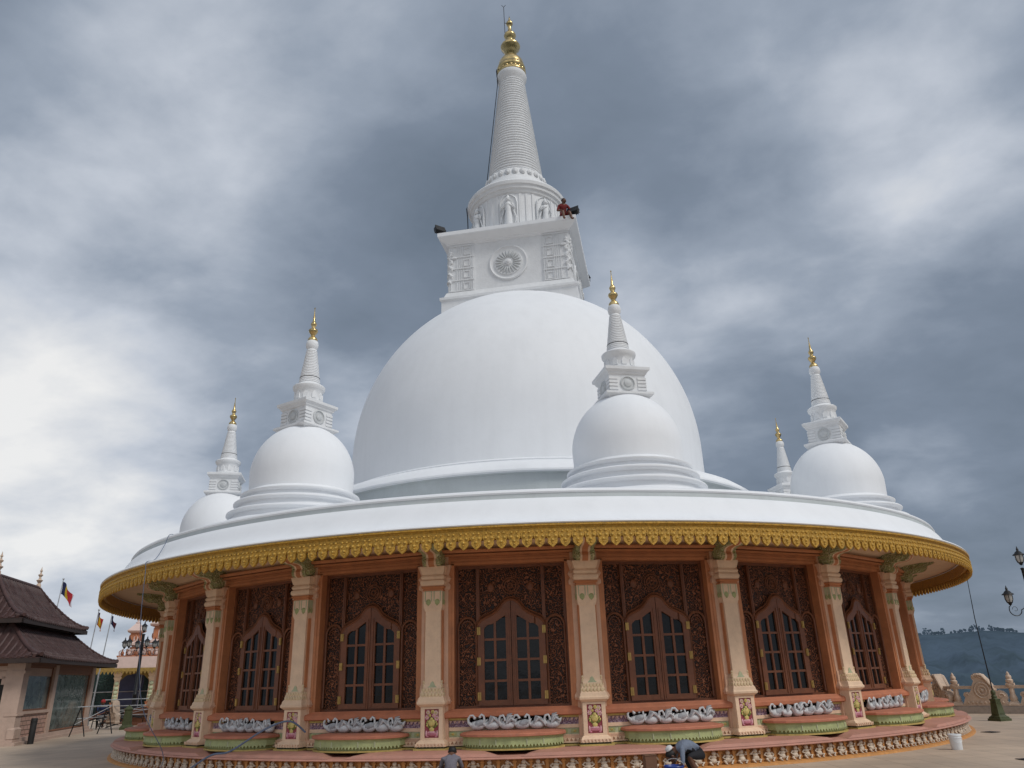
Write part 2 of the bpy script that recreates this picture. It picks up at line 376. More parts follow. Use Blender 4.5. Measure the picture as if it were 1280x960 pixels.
# raised rose slabs with slanting ends, one round each column
sl = MB()
N = 10
h = radians(5.9)
rings = []
for i in range(N + 1):
    a = -h + 2 * h * i / N
    t = abs(a) / h; e = radians(0.8)
    def q(R, z, sh): 
        aa = a + (sh * (1 if a > 0 else -1) if i in (0, N) else 0)
        return (R * sin(aa), -R * cos(aa), z)
    rings.append([q(12.94, 0.346, e), q(12.92, 0.398, 0), q(12.55, 0.425, -e), q(12.2, 0.425, -e), q(12.2, 0.352, 0)])
sl.loft(rings, 0)
slab0 = sl.build('plinth_slab', M['pinkred'], T, rz=PH0)
for k in range(1, 24): dup(slab0, T, rz=PH0 + k * radians(15))

# ---- row of dwarf figures
def dwarf_mesh(seed):
    rnd = random.Random(seed); m = MB()
    sw = rnd.uniform(-0.012, 0.012)
    m.ball((0, -0.035, 0.075), (0.052, 0.042, 0.055)); m.ball((sw, -0.035, 0.135), (0.045, 0.034, 0.035))
    m.ball((sw * 1.5, -0.045, 0.196), (0.034, 0.032, 0.036)); m.ball((sw * 1.5, -0.035, 0.228), (0.02, 0.018, 0.016))
    for s in (-1, 1):
        up = rnd.random() < 0.5
        el = (s * 0.078 + sw, -0.04, 0.115 + (0.03 if up else 0)); ha = (s * (0.055 if up else 0.04), -0.065, 0.185 if up else 0.085)
        m.tube([(s * 0.042 + sw, -0.035, 0.155), el, ha], [0.017, 0.015, 0.011], 6); m.ball(ha, 0.015, nu=6, nv=5)
        m.tube([(s * 0.03, -0.04, 0.045), (s * 0.07, -0.07, 0.05 + rnd.uniform(-.01, .02)), (s * 0.04, -0.072, 0.012)], [0.022, 0.02, 0.014], 6)
        m.ball((s * 0.04, -0.085, 0.01), (0.016, 0.024, 0.011), nu=6, nv=5)
    m.v = [(x * 1.32, y * 1.1 , z) for x, y, z in m.v]
    return m
protos = []
step = 2 * pi / 272
ang0 = PH0 + radians(0.5)
cnt = 0
for i in range(-52, 53):
    a = ang0 + i * step
    if abs(a) > radians(65) or cnt >= 100: continue
    loc = pol(12.83, a, 0.055)
    if len(protos) < 6:
        o = dwarf_mesh(len(protos)).build('dwarf_figure', M['figure'], T, loc, a, smooth=60); protos.append(o)
    else:
        src = protos[(i * 5 + i // 3) % 6]
        o = src.copy(); COL.objects.link(o); o.parent = T; o.location = loc; o.rotation_euler = (0, 0, a)
    cnt += 1
m = MB()
for i in range(-136, 136):
    a = ang0 + (i + 0.5) * step; X = Matrix.Rotation(a, 4, 'Z')
    m.box(-0.028, 0.028, -12.855, -12.80, 0.062, 0.298, 0, X)
    m.box(-0.042, 0.042, -12.865, -12.80, 0.245, 0.268, 0, X)
    m.box(-0.042, 0.042, -12.865, -12.80, 0.09, 0.108, 0, X)
m.build('plinth_pilaster_row', M['orangeband'], T)

# ---- black cylinder added inside the hall so no light passes through
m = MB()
m.lathe([(11.60, 0.36), (11.60, 4.35)], 96, 0); m.build('light_block_cylinder', M['black'], T)

# ---- one bay: dado, window, planter, swans
AP = 11.9
HB = 1.36     # half width of the wall strip between column backings
def dado_mesh():
    m = MB()
    # 0 cream,1 yellow,2 lilac,3 green,4 wallpink,5 dark, 6 black
    m.box(-HB, HB, -0.10, 0.3, 0.42, 0.455, 1)
    for w, y, z0, z1, mi in ((HB, -0.02, 0.455, 0.475, 5), (HB, -0.09, 0.475, 0.50, 0), (HB, -0.055, 0.50, 0.60, 4), (HB, 0.0, 0.60, 0.62, 0), (HB, 0.02, 0.62, 0.735, 3), (HB, 0.0, 0.735, 0.80, 0)):
        m.box(-w, w, y, 0.3, z0, z1, mi)
    for s in (-1, 1):
        x0, x1 = sorted((s * 0.86, s * HB))
        m.box(x0, x1, 0.01, 0.3, 0.80, 0.925, 2); m.box(x0, x1, -0.03, 0.3, 0.925, 0.965, 1)
        for k in range(6):
            x = s * (0.90 + k * 0.085)
            m.prism([(x - 0.03, 0.915), (x - 0.01, 0.86), (x + 0.03, 0.915)], -0.005, 0.02, 6)
        for xx in (0.98, 1.2):
            m.box(s * xx - 0.075, s * xx + 0.075, 0.008, 0.03, 0.645, 0.71, 7)
            m.ball((s * xx, 0.01, 0.678), (0.03, 0.012, 0.022), 1)
    m.box(-0.86, 0.86, 0.16, 0.3, 0.80, 0.965, 8)
    # toothed lotus edge along the foot
    n = 34
    for k in range(n):
        x = -HB + (k + 0.5) * 2 * HB / n
        m.prism([(x - 0.036, 0.555), (x, 0.488), (x + 0.036, 0.555)], -0.085, -0.05, 0)
    return m
DADO = [M['cream'], M['yellow'], M['lilac'], M['greenlight'], M['wallpink'], M['greendark'], M['paleflower'], M['green'], M['black']]

def window_tree(parent, loc, rz):
    W = MB()      # painted surround (y=0 is the wall plane)
    for s in (-1, 1):
        x0, x1 = sorted((s * 1.165, s * 1.285)); W.box(x0, x1, -0.03, 0.24, 1.12, 4.0, 0)
        x0, x1 = sorted((s * 1.225, s * 1.287)); W.box(x0, x1, -0.045, 0.0, 1.12, 4.09, 0)
    W.box(-1.284, 1.284, -0.03, 0.24, 3.935, 4.09, 0)
    W.rect([(1.33, -0.02, 4.09), (1.33, -0.02, 4.105), (1.36, -0.11, 4.112), (1.36, -0.11, 4.15)], 0.24, 0)
    W.rect([(1.33, -0.04, 4.15), (1.33, -0.04, 4.166), (1.38, -0.15, 4.175), (1.40, -0.17, 4.20), (1.40, -0.17, 4.235)], 0.24, 0)
    W.box(-1.284, 1.284, -0.05, -0.03, 3.965, 3.985, 0); W.box(-1.284, 1.284, -0.05, -0.03, 4.02, 4.05, 0)
    w = W.build('window', M['orange'], parent, loc, rz, smooth=30)
    S = MB(); S.rect([(1.36, -0.08, 0.966), (1.38, -0.12, 0.985), (1.38, -0.12, 1.05), (1.34, -0.10, 1.075), (1.30, -0.05, 1.10), (1.30, -0.03, 1.13)], 0.24, 0)
    S.build('sill', M['sillpaint'], w, smooth=30)
    # carved screen
    C = MB(); C.box(-1.165, 1.165, 0.215, 0.25, 1.13, 3.935, 0); C.build('carved_screen', M['carve'], w, smooth=0)
    # timber members
    B = MB()
    def bar(x0, x1, z0, z1, y=0.17): B.box(x0, x1, y, 0.22, z0, z1, 0)
    bar(-1.165, -1.10, 1.13, 3.935); bar(1.10, 1.165, 1.13, 3.935); bar(-1.10, 1.10, 3.87, 3.935); bar(-1.10, 1.10, 1.13, 1.17, 0.165)
    for s in (-1, 1):
        x0, x1 = sorted((s * 0.655, s * 0.725)); B.box(x0, x1, 0.15, 0.22, 2.72, 3.87, 0)
        B.box(s * 0.69 - 0.008, s * 0.69 + 0.008, 0.138, 0.15, 2.74, 3.87, 0)
        x0, x1 = sorted((s * 0.70, s * 0.75)); B.box(x0, x1, 0.155, 0.22, 1.17, 2.72, 0)
        # round arch over the side panel
        cx = s * 0.915; r = 0.19; pts = [(cx + r * cos(t), 0.165, 2.66 + 0.21 * sin(t)) for t in [pi * i / 14 for i in range(15)]]
        B.tube([(cx + r, 0.165, 1.2)] + pts + [(cx - r, 0.165, 1.2)], 0.026, 6, 0)
        B.tube([(cx + (r - 0.07) * cos(t), 0.185, 2.66 + 0.14 * sin(t)) for t in [pi * i / 14 for i in range(15)]], 0.012, 5, 0)
    # carved rosette and small birds above the door
    for rr in (0.17, 0.12, 0.05):
        B.tube([(rr * cos(t), 0.205, 3.50 + rr * sin(t)) for t in [2 * pi * i / 20 for i in range(20)]], 0.014, 6, 0, closed=True)
    for s in (-1, 1):
        B.ball((s * 0.42, 0.205, 3.47), (0.075, 0.03, 0.10)); B.ball((s * 0.36, 0.2, 3.57), (0.035, 0.025, 0.035)); B.tube([(s * 0.47, .2, 3.42), (s * 0.58, .2, 3.38), (s * 0.60, .2, 3.5)], 0.016, 5)
    B.build('timber_frame', M['wood'], w, smooth=50)
    og = [(-0.70, 2.66), (-0.675, 2.73), (-0.62, 2.79), (-0.56, 2.825), (-0.47, 2.865), (-0.38, 2.905), (-0.29, 2.965), (-0.23, 3.03), (-0.185, 3.10), (-0.12, 3.155), (-0.05, 3.185), (0, 3.19)]
    def oz(x):
        x = -abs(x)
        for (a, b), (c, d) in zip(og, og[1:]):
            if x <= c: return b + (d - b) * (x - a) / (c - a)
        return og[-1][1]
    # ogee moulding round the door head
    A = MB(); full = og + [(-x, z) for x, z in reversed(og[:-1])]
    A.tube([(x, 0.14, z + 0.02) for x, z in full], 0.034, 6, 0); A.tube([(x * 1.03, 0.15, z + 0.075) for x, z in full], 0.016, 5, 0)
    A.build('door_hood', M['doorwood'], w, smooth=60)
    def pz(x):   # head of the glass
        x = abs(x); return 2.62 + 0.10 * min(1, max(0, (0.565 - x) / 0.1)) ** 0.5 + max(0, (0.40 - x)) * 0.62
    for s in (-1, 1):
        L = MB()
        def bx(xa, xb, z0, z1, y0=0.12):
            x0, x1 = sorted((s * xa, s * xb)); L.box(x0, x1, y0, 0.185, z0, z1, 0)
        bx(0.006, 0.115, 1.17, 2.88); bx(0.565, 0.695, 1.17, 2.63); bx(0.115, 0.565, 1.17, 1.27)
        bx(0.045, 0.075, 1.2, 2.95, 0.105)
        for z in (1.605, 2.0, 2.40): bx(0.115, 0.565, z, z + 0.045, 0.13)
        bx(0.315, 0.365, 1.27, 2.78, 0.128)
        # shaped head between glass and ogee
        n = 24; xs = [0.006 + (0.695 - 0.006) * i / n for i in range(n + 1)]
        for i in range(n):
            a, b = xs[i], xs[i + 1]
            za, zb = (pz(a) if 0.115 < a < 0.565 else 2.6), (pz(b) if 0.115 < b < 0.565 else 2.6)
            q = [(s * a, za), (s * b, zb), (s * b, oz(b)), (s * a, oz(a))]
            if s < 0: q = q[::-1]
            L.prism(q, 0.122, 0.186, 0)
        leaf = L.build('door_leaf', M['doorwood'], w, smooth=30)
        G = MB(); x0, x1 = sorted((s * 0.1, s * 0.6)); G.box(x0, x1, 0.165, 0.172, 1.22, 2.85, 0)
        G.build('pane', M['pane'], leaf, smooth=0)
        for z in (1.27, 1.93, 2.52):
            H = MB(); H.box(s * 0.675 - 0.035, s * 0.675 + 0.035, 0.10, 0.123, z, z + 0.15, 0); H.tube([(s * 0.675, 0.098, z), (s * 0.675, 0.098, z + 0.15)], 0.014, 6)
            H.build('hinge', M['brass'], leaf)
    return w

def arcpts(seq, R0=0.0): return seq
def planter_mesh():
    """bow fronted ledge; local y=0 at R 11.9, outwards is -y"""
    plan = [(-1.0, -0.30), (-0.86, -0.50), (-0.62, -0.66), (-0.30, -0.76), (0.0, -0.79), (0.30, -0.76), (0.62, -0.66), (0.86, -0.50), (1.0, -0.30)]
    def ring(k, z, dy=0.0):
        return [(x * k, y * k + dy, z) for x, y in plan] + [(1.0 * k, 0.15, z), (-1.0 * k, 0.15, z)]
    m = MB()
    m.loft([ring(1.0, 0.652), ring(1.02, 0.66), ring(1.02, 0.695), ring(1.0, 0.71), ring(0.80, 0.735)], 0)
    m.loft([ring(0.93, 0.50), ring(0.97, 0.52), ring(0.955, 0.62), ring(0.985, 0.652)], 1)
    m.loft([ring(0.99, 0.425), ring(0.99, 0.452)], 2)
    m.loft([ring(0.90, 0.452), ring(0.92, 0.50)], 1)
    # vertical ribs and a toothed hem
    for (x, y), (x2, y2) in zip(plan, plan[1:]):
        d = Vector((x2 - x, y2 - y)); L = d.length; n = max(2, int(L / 0.065)); d /= L
        nr = Vector((d.y, -d.x))
        for i in range(n):
            c0 = Vector((x, y)) + d * L * (i / n); c1 = Vector((x, y)) + d * L * ((i + 1) / n); cm = (c0 + c1) / 2
            a = c0 * 0.965; b = c1 * 0.965; t = cm * 0.985
            m.add([(a.x, a.y, 0.535), (b.x, b.y, 0.535), (t.x, t.y, 0.475), (cm.x * 0.93, cm.y * 0.93, 0.50)], [(0, 2, 1), (0, 1, 3), (0, 3, 2), (1, 2, 3)], 1)
    for x, y in (plan[2], plan[6], plan[3], plan[5]):
        m.tube([(x * 0.965, y * 0.965, 0.51), (x * 0.965, y * 0.965, 0.61)], 0.014, 5, 3)
    return m
PLM = [M['redsill'], M['green'], M['yellow'], M['greenlight']]

def swan_mesh(kind):
    m = MB(); s = -1 if kind < 3 else -1
    k = kind % 3
    # body, head to the left (-x)
    m.ball((0.02, 0, 0.075), (0.145, 0.075, 0.072), 0, nu=12, nv=8)
    m.tube([(0.10, 0, 0.09), (0.17, 0, 0.125), (0.205, 0, 0.165)], [0.05, 0.035, 0.008], 7, 0)
    if k == 0:      # wings folded, neck curled back
        m.tube([(-0.09, -0.02, 0.08), (-0.145, -0.03, 0.12), (-0.15, -0.03, 0.175), (-0.11, -0.03, 0.225), (-0.06, -0.03, 0.225), (-0.035, -0.035, 0.195)], [0.035, 0.026, 0.021, 0.018, 0.019, 0.021], 8, 0)
        m.ball((-0.03, -0.04, 0.185), (0.03, 0.022, 0.022), 0); m.tube([(-0.012, -0.045, 0.18), (0.02, -0.05, 0.165)], [0.012, 0.004], 5, 2)
        m.ball((0.05, -0.045, 0.10), (0.11, 0.035, 0.055), 1, nu=10, nv=6, R=Matrix.Rotation(radians(-18), 3, 'Y'))
    elif k == 1:    # arched wing raised, S neck forward
        m.tube([(-0.10, -0.01, 0.075), (-0.15, -0.02, 0.115), (-0.125, -0.02, 0.165), (-0.135, -0.02, 0.215), (-0.175, -0.02, 0.235), (-0.20, -0.02, 0.21)], [0.035, 0.026, 0.021, 0.018, 0.018, 0.02], 8, 0)
        m.ball((-0.205, -0.02, 0.20), (0.027, 0.021, 0.021), 0); m.tube([(-0.22, -0.02, 0.195), (-0.25, -0.02, 0.175)], [0.011, 0.004], 5, 2)
        for j in range(5):
            t = j / 4
            m.tube([(-0.05 + 0.03 * t, -0.05, 0.09), (0.0 + 0.06 * t, -0.06, 0.20 - 0.02 * t), (0.10 + 0.06 * t, -0.055, 0.17 - 0.07 * t), (0.15 + 0.03 * t, -0.05, 0.10 - 0.05 * t)], [0.018, 0.026, 0.024, 0.006], 6, 1 if j < 3 else 0)
    else:           # wings half open, neck bowed down in front
        m.tube([(-0.09, -0.03, 0.08), (-0.13, -0.05, 0.14), (-0.10, -0.05, 0.205), (-0.045, -0.055, 0.215), (-0.02, -0.06, 0.17)], [0.035, 0.026, 0.02, 0.018, 0.02], 8, 0)
        m.ball((-0.018, -0.065, 0.15), (0.022, 0.02, 0.03), 0); m.tube([(-0.018, -0.07, 0.13), (-0.015, -0.075, 0.10)], [0.011, 0.004], 5, 2)
        for j in range(5):
            t = j / 4
            m.tube([(0.0, -0.045, 0.08), (0.05 + 0.05 * t, -0.06, 0.22 - 0.06 * t), (0.12 + 0.06 * t, -0.06, 0.24 - 0.13 * t)], [0.03, 0.028, 0.006], 6, 0 if j % 2 else 1)
    return m

bays = []
dado0 = win0 = pl0 = None
sw_src = []
for k in range(24):
    ph = PH0 + radians(7.5 + 15 * k)
    a = (ph + pi) % (2 * pi) - pi
    loc = pol(AP * cos(radians(0)), ph)
    if win0 is None:
        dado0 = dado_mesh().build('dado', DADO, T, loc, ph, smooth=25)
        win0 = window_tree(T, loc, ph)
        pl0 = planter_mesh().build('planter_ledge', PLM, T, loc, ph, smooth=7)
    else:
        dup(dado0, T, loc, ph); dup(pl0, T, loc, ph)
        dup(win0, T, loc, ph, keep=lambda c: True)
    if abs(a) < radians(75):
        for j in range(6):
            kind = j % 3
            x = -0.72 + j * 0.292
            P = Vector(loc) + Matrix.Rotation(ph, 3, 'Z') @ Vector((x, -0.06 - 0.05 * (1 - (x / 0.8) ** 2), 0.735))
            if len(sw_src) < 3:
                o = swan_mesh(kind).build('swan_figure', [M['swan'], M['swanwing'], M['beak']], T, P, ph, smooth=60); sw_src.append(o); o.scale = (1.08, 1.2, 1.22)
            else:
                o = sw_src[kind].copy(); COL.objects.link(o); o.parent = T; o.location = P; o.rotation_euler = (0, 0, ph + radians(random.uniform(-9, 9)))
                sc = random.uniform(0.92, 1.04); o.scale = (1.08 * sc, 1.2, 1.22 * sc)

# ---- columns
def column_tree(parent, loc, rz):
    """local y=0 at R 12.0"""
    m = MB()
    # wall strip behind
    m.rect([(0.285, -0.02, 0.42), (0.285, -0.02, 4.26)], 0.35, 1)
    m.rect([(0.33, -0.07, 1.23), (0.35, -0.10, 1.28), (0.33, -0.07, 1.34), (0.30, -0.05, 1.38), (0.30, -0.05, 1.50), (0.285, -0.03, 1.60)], 0.05, 1)
    m.rect([(0.285, -0.03, 3.42), (0.34, -0.07, 3.45), (0.34, -0.07, 3.52), (0.30, -0.04, 3.58), (0.35, -0.08, 3.66), (0.30, -0.04, 3.74), (0.35, -0.10, 3.90), (0.35, -0.10, 3.93)], 0.05, 1)
    # shaft
    m.rect([(0.168, -0.155, 1.50), (0.163, -0.15, 3.20)], 0.0, 0)
    m.box(-0.192, -0.165, -0.10, 0.0, 1.62, 3.02, 2); m.box(0.165, 0.192, -0.10, 0.0, 1.62, 3.02, 2)
    # neck
    m.rect([(0.165, -0.15, 3.00), (0.195, -0.175, 3.08), (0.20, -0.18, 3.14), (0.20, -0.18, 3.43)], 0.0, 0)
    m.build
    # capital
    m.rect([(0.215, -0.19, 3.405), (0.215, -0.19, 3.43), (0.20, -0.18, 3.45), (0.225, -0.20, 3.46), (0.245, -0.22, 3.475), (0.235, -0.21, 3.505)], 0.0, 2)
    m.rect([(0.215, -0.19, 3.505), (0.25, -0.225, 3.53), (0.262, -0.235, 3.575), (0.25, -0.225, 3.615), (0.215, -0.19, 3.635), (0.235, -0.21, 3.65), (0.252, -0.225, 3.685), (0.235, -0.21, 3.72), (0.21, -0.19, 3.735), (0.235, -0.21, 3.76), (0.265, -0.24, 3.87), (0.265, -0.24, 3.90)], 0.0, 0)
    # foot of the shaft: leaf cup
    m.rect([(0.25, -0.235, 1.36), (0.225, -0.21, 1.40), (0.22, -0.205, 1.47), (0.19, -0.175, 1.53), (0.172, -0.158, 1.60)], 0.0, 0)
    for zz, n, hw, yy in ((1.38, 6, 0.215, -0.222), (1.46, 6, 0.20, -0.20)):
        for i in range(n):
            x = -hw + (i + 0.5) * 2 * hw / n
            m.ball((x, yy, zz + 0.03), (hw / n * 0.95, 0.018, 0.045), 3, nu=8, nv=6)
        for s in (-1, 1):
            for i in range(4):
                m.ball((s * (hw + 0.012), yy + 0.03 + i * 0.055, zz + 0.03), (0.016, 0.026, 0.045), 3, nu=6, nv=6)
    for s in (-1, 1):
        for z in (1.56, 1.60, 1.65): m.ball((s * 0.185, -0.14, z), (0.026, 0.03, 0.03), 3, nu=8, nv=6)
    # ledge
    m.rect([(0.235, -0.20, 1.19), (0.25, -0.22, 1.205), (0.285, -0.265, 1.24), (0.29, -0.27, 1.275), (0.27, -0.25, 1.30), (0.255, -0.24, 1.36)], 0.05, 4)
    c = m.build('column', [M['cream'], M['wallpink'], M['orange'], M['leafcream'], M['cream']], parent, loc, rz, smooth=28)
    # pedestal
    p = MB()
    p.rect([(0.235, -0.175, 0.58), (0.225, -0.175, 1.19)], 0.2, 0)
    for s in (-1, 1):
        x0, x1 = sorted((s * 0.145, s * 0.224)); p.box(x0, x1, -0.20, -0.172, 0.60, 1.185, 0)
    p.box(-0.145, 0.145, -0.20, -0.172, 1.15, 1.185, 0); p.box(-0.145, 0.145, -0.20, -0.172, 0.60, 0.635, 0)
    p.rect([(0.31, -0.30, 0.485), (0.30, -0.29, 0.53), (0.27, -0.245, 0.57), (0.24, -0.205, 0.60)], 0.2, 0)
    p.rect([(0.33, -0.33, 0.425), (0.33, -0.33, 0.452)], 0.2, 1); p.rect([(0.28, -0.27, 0.45), (0.28, -0.27, 0.487)], 0.2, 2)
    for i in range(9):
        x = -0.275 + i * 0.0688
        p.prism([(x - 0.03, 0.54), (x, 0.478), (x + 0.03, 0.54)], -0.312, -0.285, 0)
    for s in (-1, 1):
        for i in range(5):
            y = -0.26 + i * 0.07
            p.add([(s * 0.30, y - 0.03, 0.54), (s * 0.30, y + 0.03, 0.54), (s * 0.325, y, 0.48), (s * 0.28, y, 0.50)], [(0, 1, 2), (0, 2, 3), (1, 3, 2), (0, 3, 1)], 0)
    ped = p.build('pedestal', [M['cream'], M['yellow'], M['greendark']], c, smooth=28)
    r = MB()     # flower relief: 0 maroon 1 pink 2 pale 3 yellow 4 olive 5 magenta
    r.box(-0.144, 0.144, -0.18, -0.174, 0.636, 1.149, 0)
    rnd = random.Random(3)
    for x, z, rr, mi in ((-0.075, 1.09, 0.045, 2), (0.02, 1.10, 0.04, 3), (0.085, 1.08, 0.05, 2), (-0.095, 1.0, 0.045, 1), (0.10, 0.985, 0.05, 1), (0.045, 1.03, 0.04, 1), (-0.04, 1.035, 0.03, 3)):
        for i in range(6):
            t = 2 * pi * i / 6
            r.ball((x + 0.6 * rr * cos(t), -0.19, z + 0.6 * rr * sin(t)), (rr * 0.42, 0.014, rr * 0.42), mi, nu=7, nv=5)
        r.ball((x, -0.2, z), (rr * 0.3, 0.012, rr * 0.3), 3, nu=6, nv=5)
    r.ball((0, -0.195, 0.90), (0.07, 0.024, 0.07), 3); r.ball((0, -0.20, 0.965), (0.03, 0.02, 0.035), 3); r.ball((0, -0.19, 0.985), (0.05, 0.012, 0.02), 4)
    for i in range(16):
        t = pi * i / 15
        r.ball((0.105 * cos(t) * rnd.uniform(.85, 1.1), -0.188, 0.86 + 0.09 * sin(t)), (0.022, 0.013, 0.028), 3 if i % 2 else 4, nu=6, nv=5)
    for x in (-0.06, -0.02, 0.03, 0.07): r.ball((x, -0.19, 0.83 + rnd.uniform(-.01, .01)), (0.018, 0.014, 0.03), 4, nu=6, nv=5)
    r.ball((0, -0.19, 0.785), (0.05, 0.016, 0.05), 3)
    r.ball((0, -0.185, 0.70), (0.115, 0.02, 0.035), 5); r.ball((0, -0.19, 0.735), (0.09, 0.016, 0.02), 1)
    for s in (-1, 1):
        r.ball((s * 0.11, -0.188, 0.715), (0.02, 0.014, 0.055), 1); r.ball((s * 0.09, -0.188, 0.66), (0.03, 0.014, 0.02), 5)
    r.build('flower_relief', [M['maroon'], M['pinkflower'], M['paleflower'], M['yellowflower'], M['olive'], M['magenta']], ped, smooth=60)
    # green ornaments
    g = MB()
    for s in (-1, 1):
        x = s * 0.095
        g.box(x - 0.085, x + 0.085, -0.187, -0.18, 3.395, 3.42, 0)
        g.box(x - 0.075, x - 0.058, -0.187, -0.18, 3.20, 3.40, 0); g.box(x + 0.058, x + 0.075, -0.187, -0.18, 3.20, 3.40, 0)
        g.ball((x, -0.18, 3.185), (0.055, 0.022, 0.06), 1); g.ball((x, -0.185, 3.13), (0.016, 0.014, 0.02), 1)
        for yy in (-0.13, -0.05):
            g.ball((s * 0.20, yy, 3.185), (0.02, 0.04, 0.06), 1); g.box(*sorted((s * 0.199, s * 0.206)), yy - 0.035, yy + 0.035, 3.23, 3.40, 0)
    g.build('green_ornament', [M['greenlight'], M['green']], c, smooth=50); g = MB()
    g.prism([(-0.095, 1.545), (0.095, 1.545), (0.05, 1.585), (0.03, 1.63), (0.0, 1.66), (-0.03, 1.63), (-0.05, 1.585)], -0.172, -0.155, 0)
    g.build('leaf_ornament', [M['greenlight'], M['green']], c, smooth=50)
    # scroll bracket carrying the eave
    b = MB()
    prof = [(0.05, 3.88), (-0.20, 3.88), (-0.245, 3.92), (-0.26, 3.99), (-0.235, 4.06), (-0.27, 4.12), (-0.36, 4.15), (-0.47, 4.155), (-0.56, 4.20), (-0.60, 4.27), (-0.60, 4.33), (-0.68, 4.36), (-0.76, 4.40), (-0.78, 4.47), (0.05, 4.47)]
    def plate(x0, x1, k, mi, off=0.0):
        cx, cz = -0.15, 4.25
        pts = [((y - cx) * k + cx + off, (z - cz) * k + cz) for y, z in prof]
        n = len(pts); vs = [(x0, y, z) for y, z in pts] + [(x1, y, z) for y, z in pts]
        fs = [tuple(range(n)), tuple(reversed(range(n, 2 * n)))] + [(i, (i + 1) % n, (i + 1) % n + n, i + n) for i in range(n)]
        b.add(vs, fs, mi)
    plate(-0.15, 0.15, 0.95, 0)
    for s in (-1, 1):
        plate(min(s * 0.05, s * 0.085), max(s * 0.05, s * 0.085), 1.0, 1); 
        b.ball((s * 0.14, -0.10, 4.05), (0.05, 0.15, 0.14), 0, nu=10, nv=7); b.ball((s * 0.14, -0.35, 4.26), (0.045, 0.17, 0.09), 0, nu=10, nv=7)
        b.tube([(s * 0.155, -0.10 + 0.10 * cos(t) * (1 - t / 12), 4.05 + 0.10 * sin(t) * (1 - t / 12)) for t in [i * 0.5 for i in range(18)]], 0.016, 5, 0)
    plate(-0.05, 0.05, 0.985, 2)
    b.v = [(x * 1.25, (y - 0.05) * 1.28 + 0.05, 4.47 - (4.47 - z) * 0.99) for x, y, z in b.v]
    b.build('bracket', [M['bracketgreen'], M['cream'], M['orange']], c, smooth=35)
    return c
c0 = None
for k in range(24):
    ph = PH0 + radians(15 * k); loc = pol(12.0, ph)
    if c0 is None: c0 = column_tree(T, loc, ph)
    else: dup(c0, T, loc, ph)

# ---- soffit, fringe, roof
m = MB(); m.lathe([(11.80, 4.235), (11.92, 4.24), (11.98, 4.30), (12.2, 4.38), (12.6, 4.43), (13.1, 4.44), (13.5, 4.42), (13.66, 4.40)], 192)
m.build('soffit', M['soffit'], T)
m = MB(); m.lathe([(11.8, 4.2), (11.955, 4.2), (11.955, 4.25)], 192); m.lathe([(11.72, 3.88), (11.72, 4.26)], 96)
m.build('frieze', M['wallpink'], T)
m = MB()
m.lathe([(13.66, 4.13), (13.66, 4.42)], 360, 2); 
m.lathe([(13.62, 4.40), (13.80, 4.385), (13.84, 4.38), (13.84, 4.35), (13.815, 4.335), (13.80, 4.33), (13.79, 4.16), (13.74, 4.15), (13.66, 4.16)], 360, 0)
m.lathe([(13.80, 4.315), (13.812, 4.31), (13.80, 4.30)], 360, 0)
for i in range(360):
    a = PH0 + radians(i + 0.5); X = Matrix.Rotation(a, 4, 'Z') @ Matrix.Translation((0, -13.785, 0))
    pts = [(-0.112, 4.22), (-0.119, 4.17), (-0.108, 4.125), (-0.088, 4.10), (-0.096, 4.06), (-0.084, 4.015), (-0.045, 3.975), (0, 3.94), (0.045, 3.975), (0.084, 4.015), (0.096, 4.06), (0.088, 4.10), (0.108, 4.125), (0.119, 4.17), (0.112, 4.22)]
    m.prism(pts, -0.035, 0.015, 0, X)
    for x, z, r in ((-0.06, 4.15, 0.034), (0.06, 4.15, 0.034), (0, 4.075, 0.036), (-0.048, 4.235, 0.026), (0.048, 4.235, 0.026), (0.0, 4.02, 0.02)):
        m.ball((x, -0.036, z), (r, 0.02, r), 0, X, nu=7, nv=4)
        m.ball((x, -0.055, z), (r * 0.4, 0.01, r * 0.4), 1, X, nu=5, nv=3)
m.build('eave_fringe', [M['fringe'], M['fringe_light'], M['fringe']], T, smooth=50, weld=False)

RP = [(13.60, 4.385), (13.83, 4.39), (13.85, 4.41), (13.83, 4.44), (13.72, 4.46), (13.60, 4.50), (13.50, 4.58), (13.42, 4.68), (13.35, 4.80), (13.28, 4.92), (13.20, 5.01), (13.16, 5.03)]
RP2 = [(13.16, 5.03), (13.145, 5.04), (13.14, 5.12), (13.15, 5.13)]
RP3 = [(13.15, 5.13), (13.17, 5.16), (13.15, 5.20), (13.05, 5.24), (12.9, 5.27), (12.5, 5.33), (11.5, 5.45), (10.5, 5.55), (9.0, 5.68), (8.3, 5.74)]
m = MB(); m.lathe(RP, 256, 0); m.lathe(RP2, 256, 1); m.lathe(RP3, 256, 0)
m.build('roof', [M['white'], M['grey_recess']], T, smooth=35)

# ---- main dome
DR, DZ, DC = 6.59, 6.80, 9.23
m = MB()
prof = [(DR * 0.995, 7.50), (DR, 8.2)] + [(DR * cos(t), DC + DZ * sin(t)) for t in [pi / 2 * i / 40 for i in range(0, 40)]] + [(0.02, DC + DZ)]
m.lathe(prof, 160, 0)
m.build('main_dome', M['white'], T, smooth=30)
m = MB()
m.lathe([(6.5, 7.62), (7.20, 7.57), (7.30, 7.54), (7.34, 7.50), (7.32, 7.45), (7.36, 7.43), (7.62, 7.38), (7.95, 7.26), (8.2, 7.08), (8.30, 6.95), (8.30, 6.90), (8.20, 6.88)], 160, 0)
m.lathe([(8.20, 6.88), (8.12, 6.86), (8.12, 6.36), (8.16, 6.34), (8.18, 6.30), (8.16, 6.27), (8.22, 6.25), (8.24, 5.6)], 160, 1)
m.build('dome_moulding', [M['white'], M['grey_recess']], T, smooth=35)

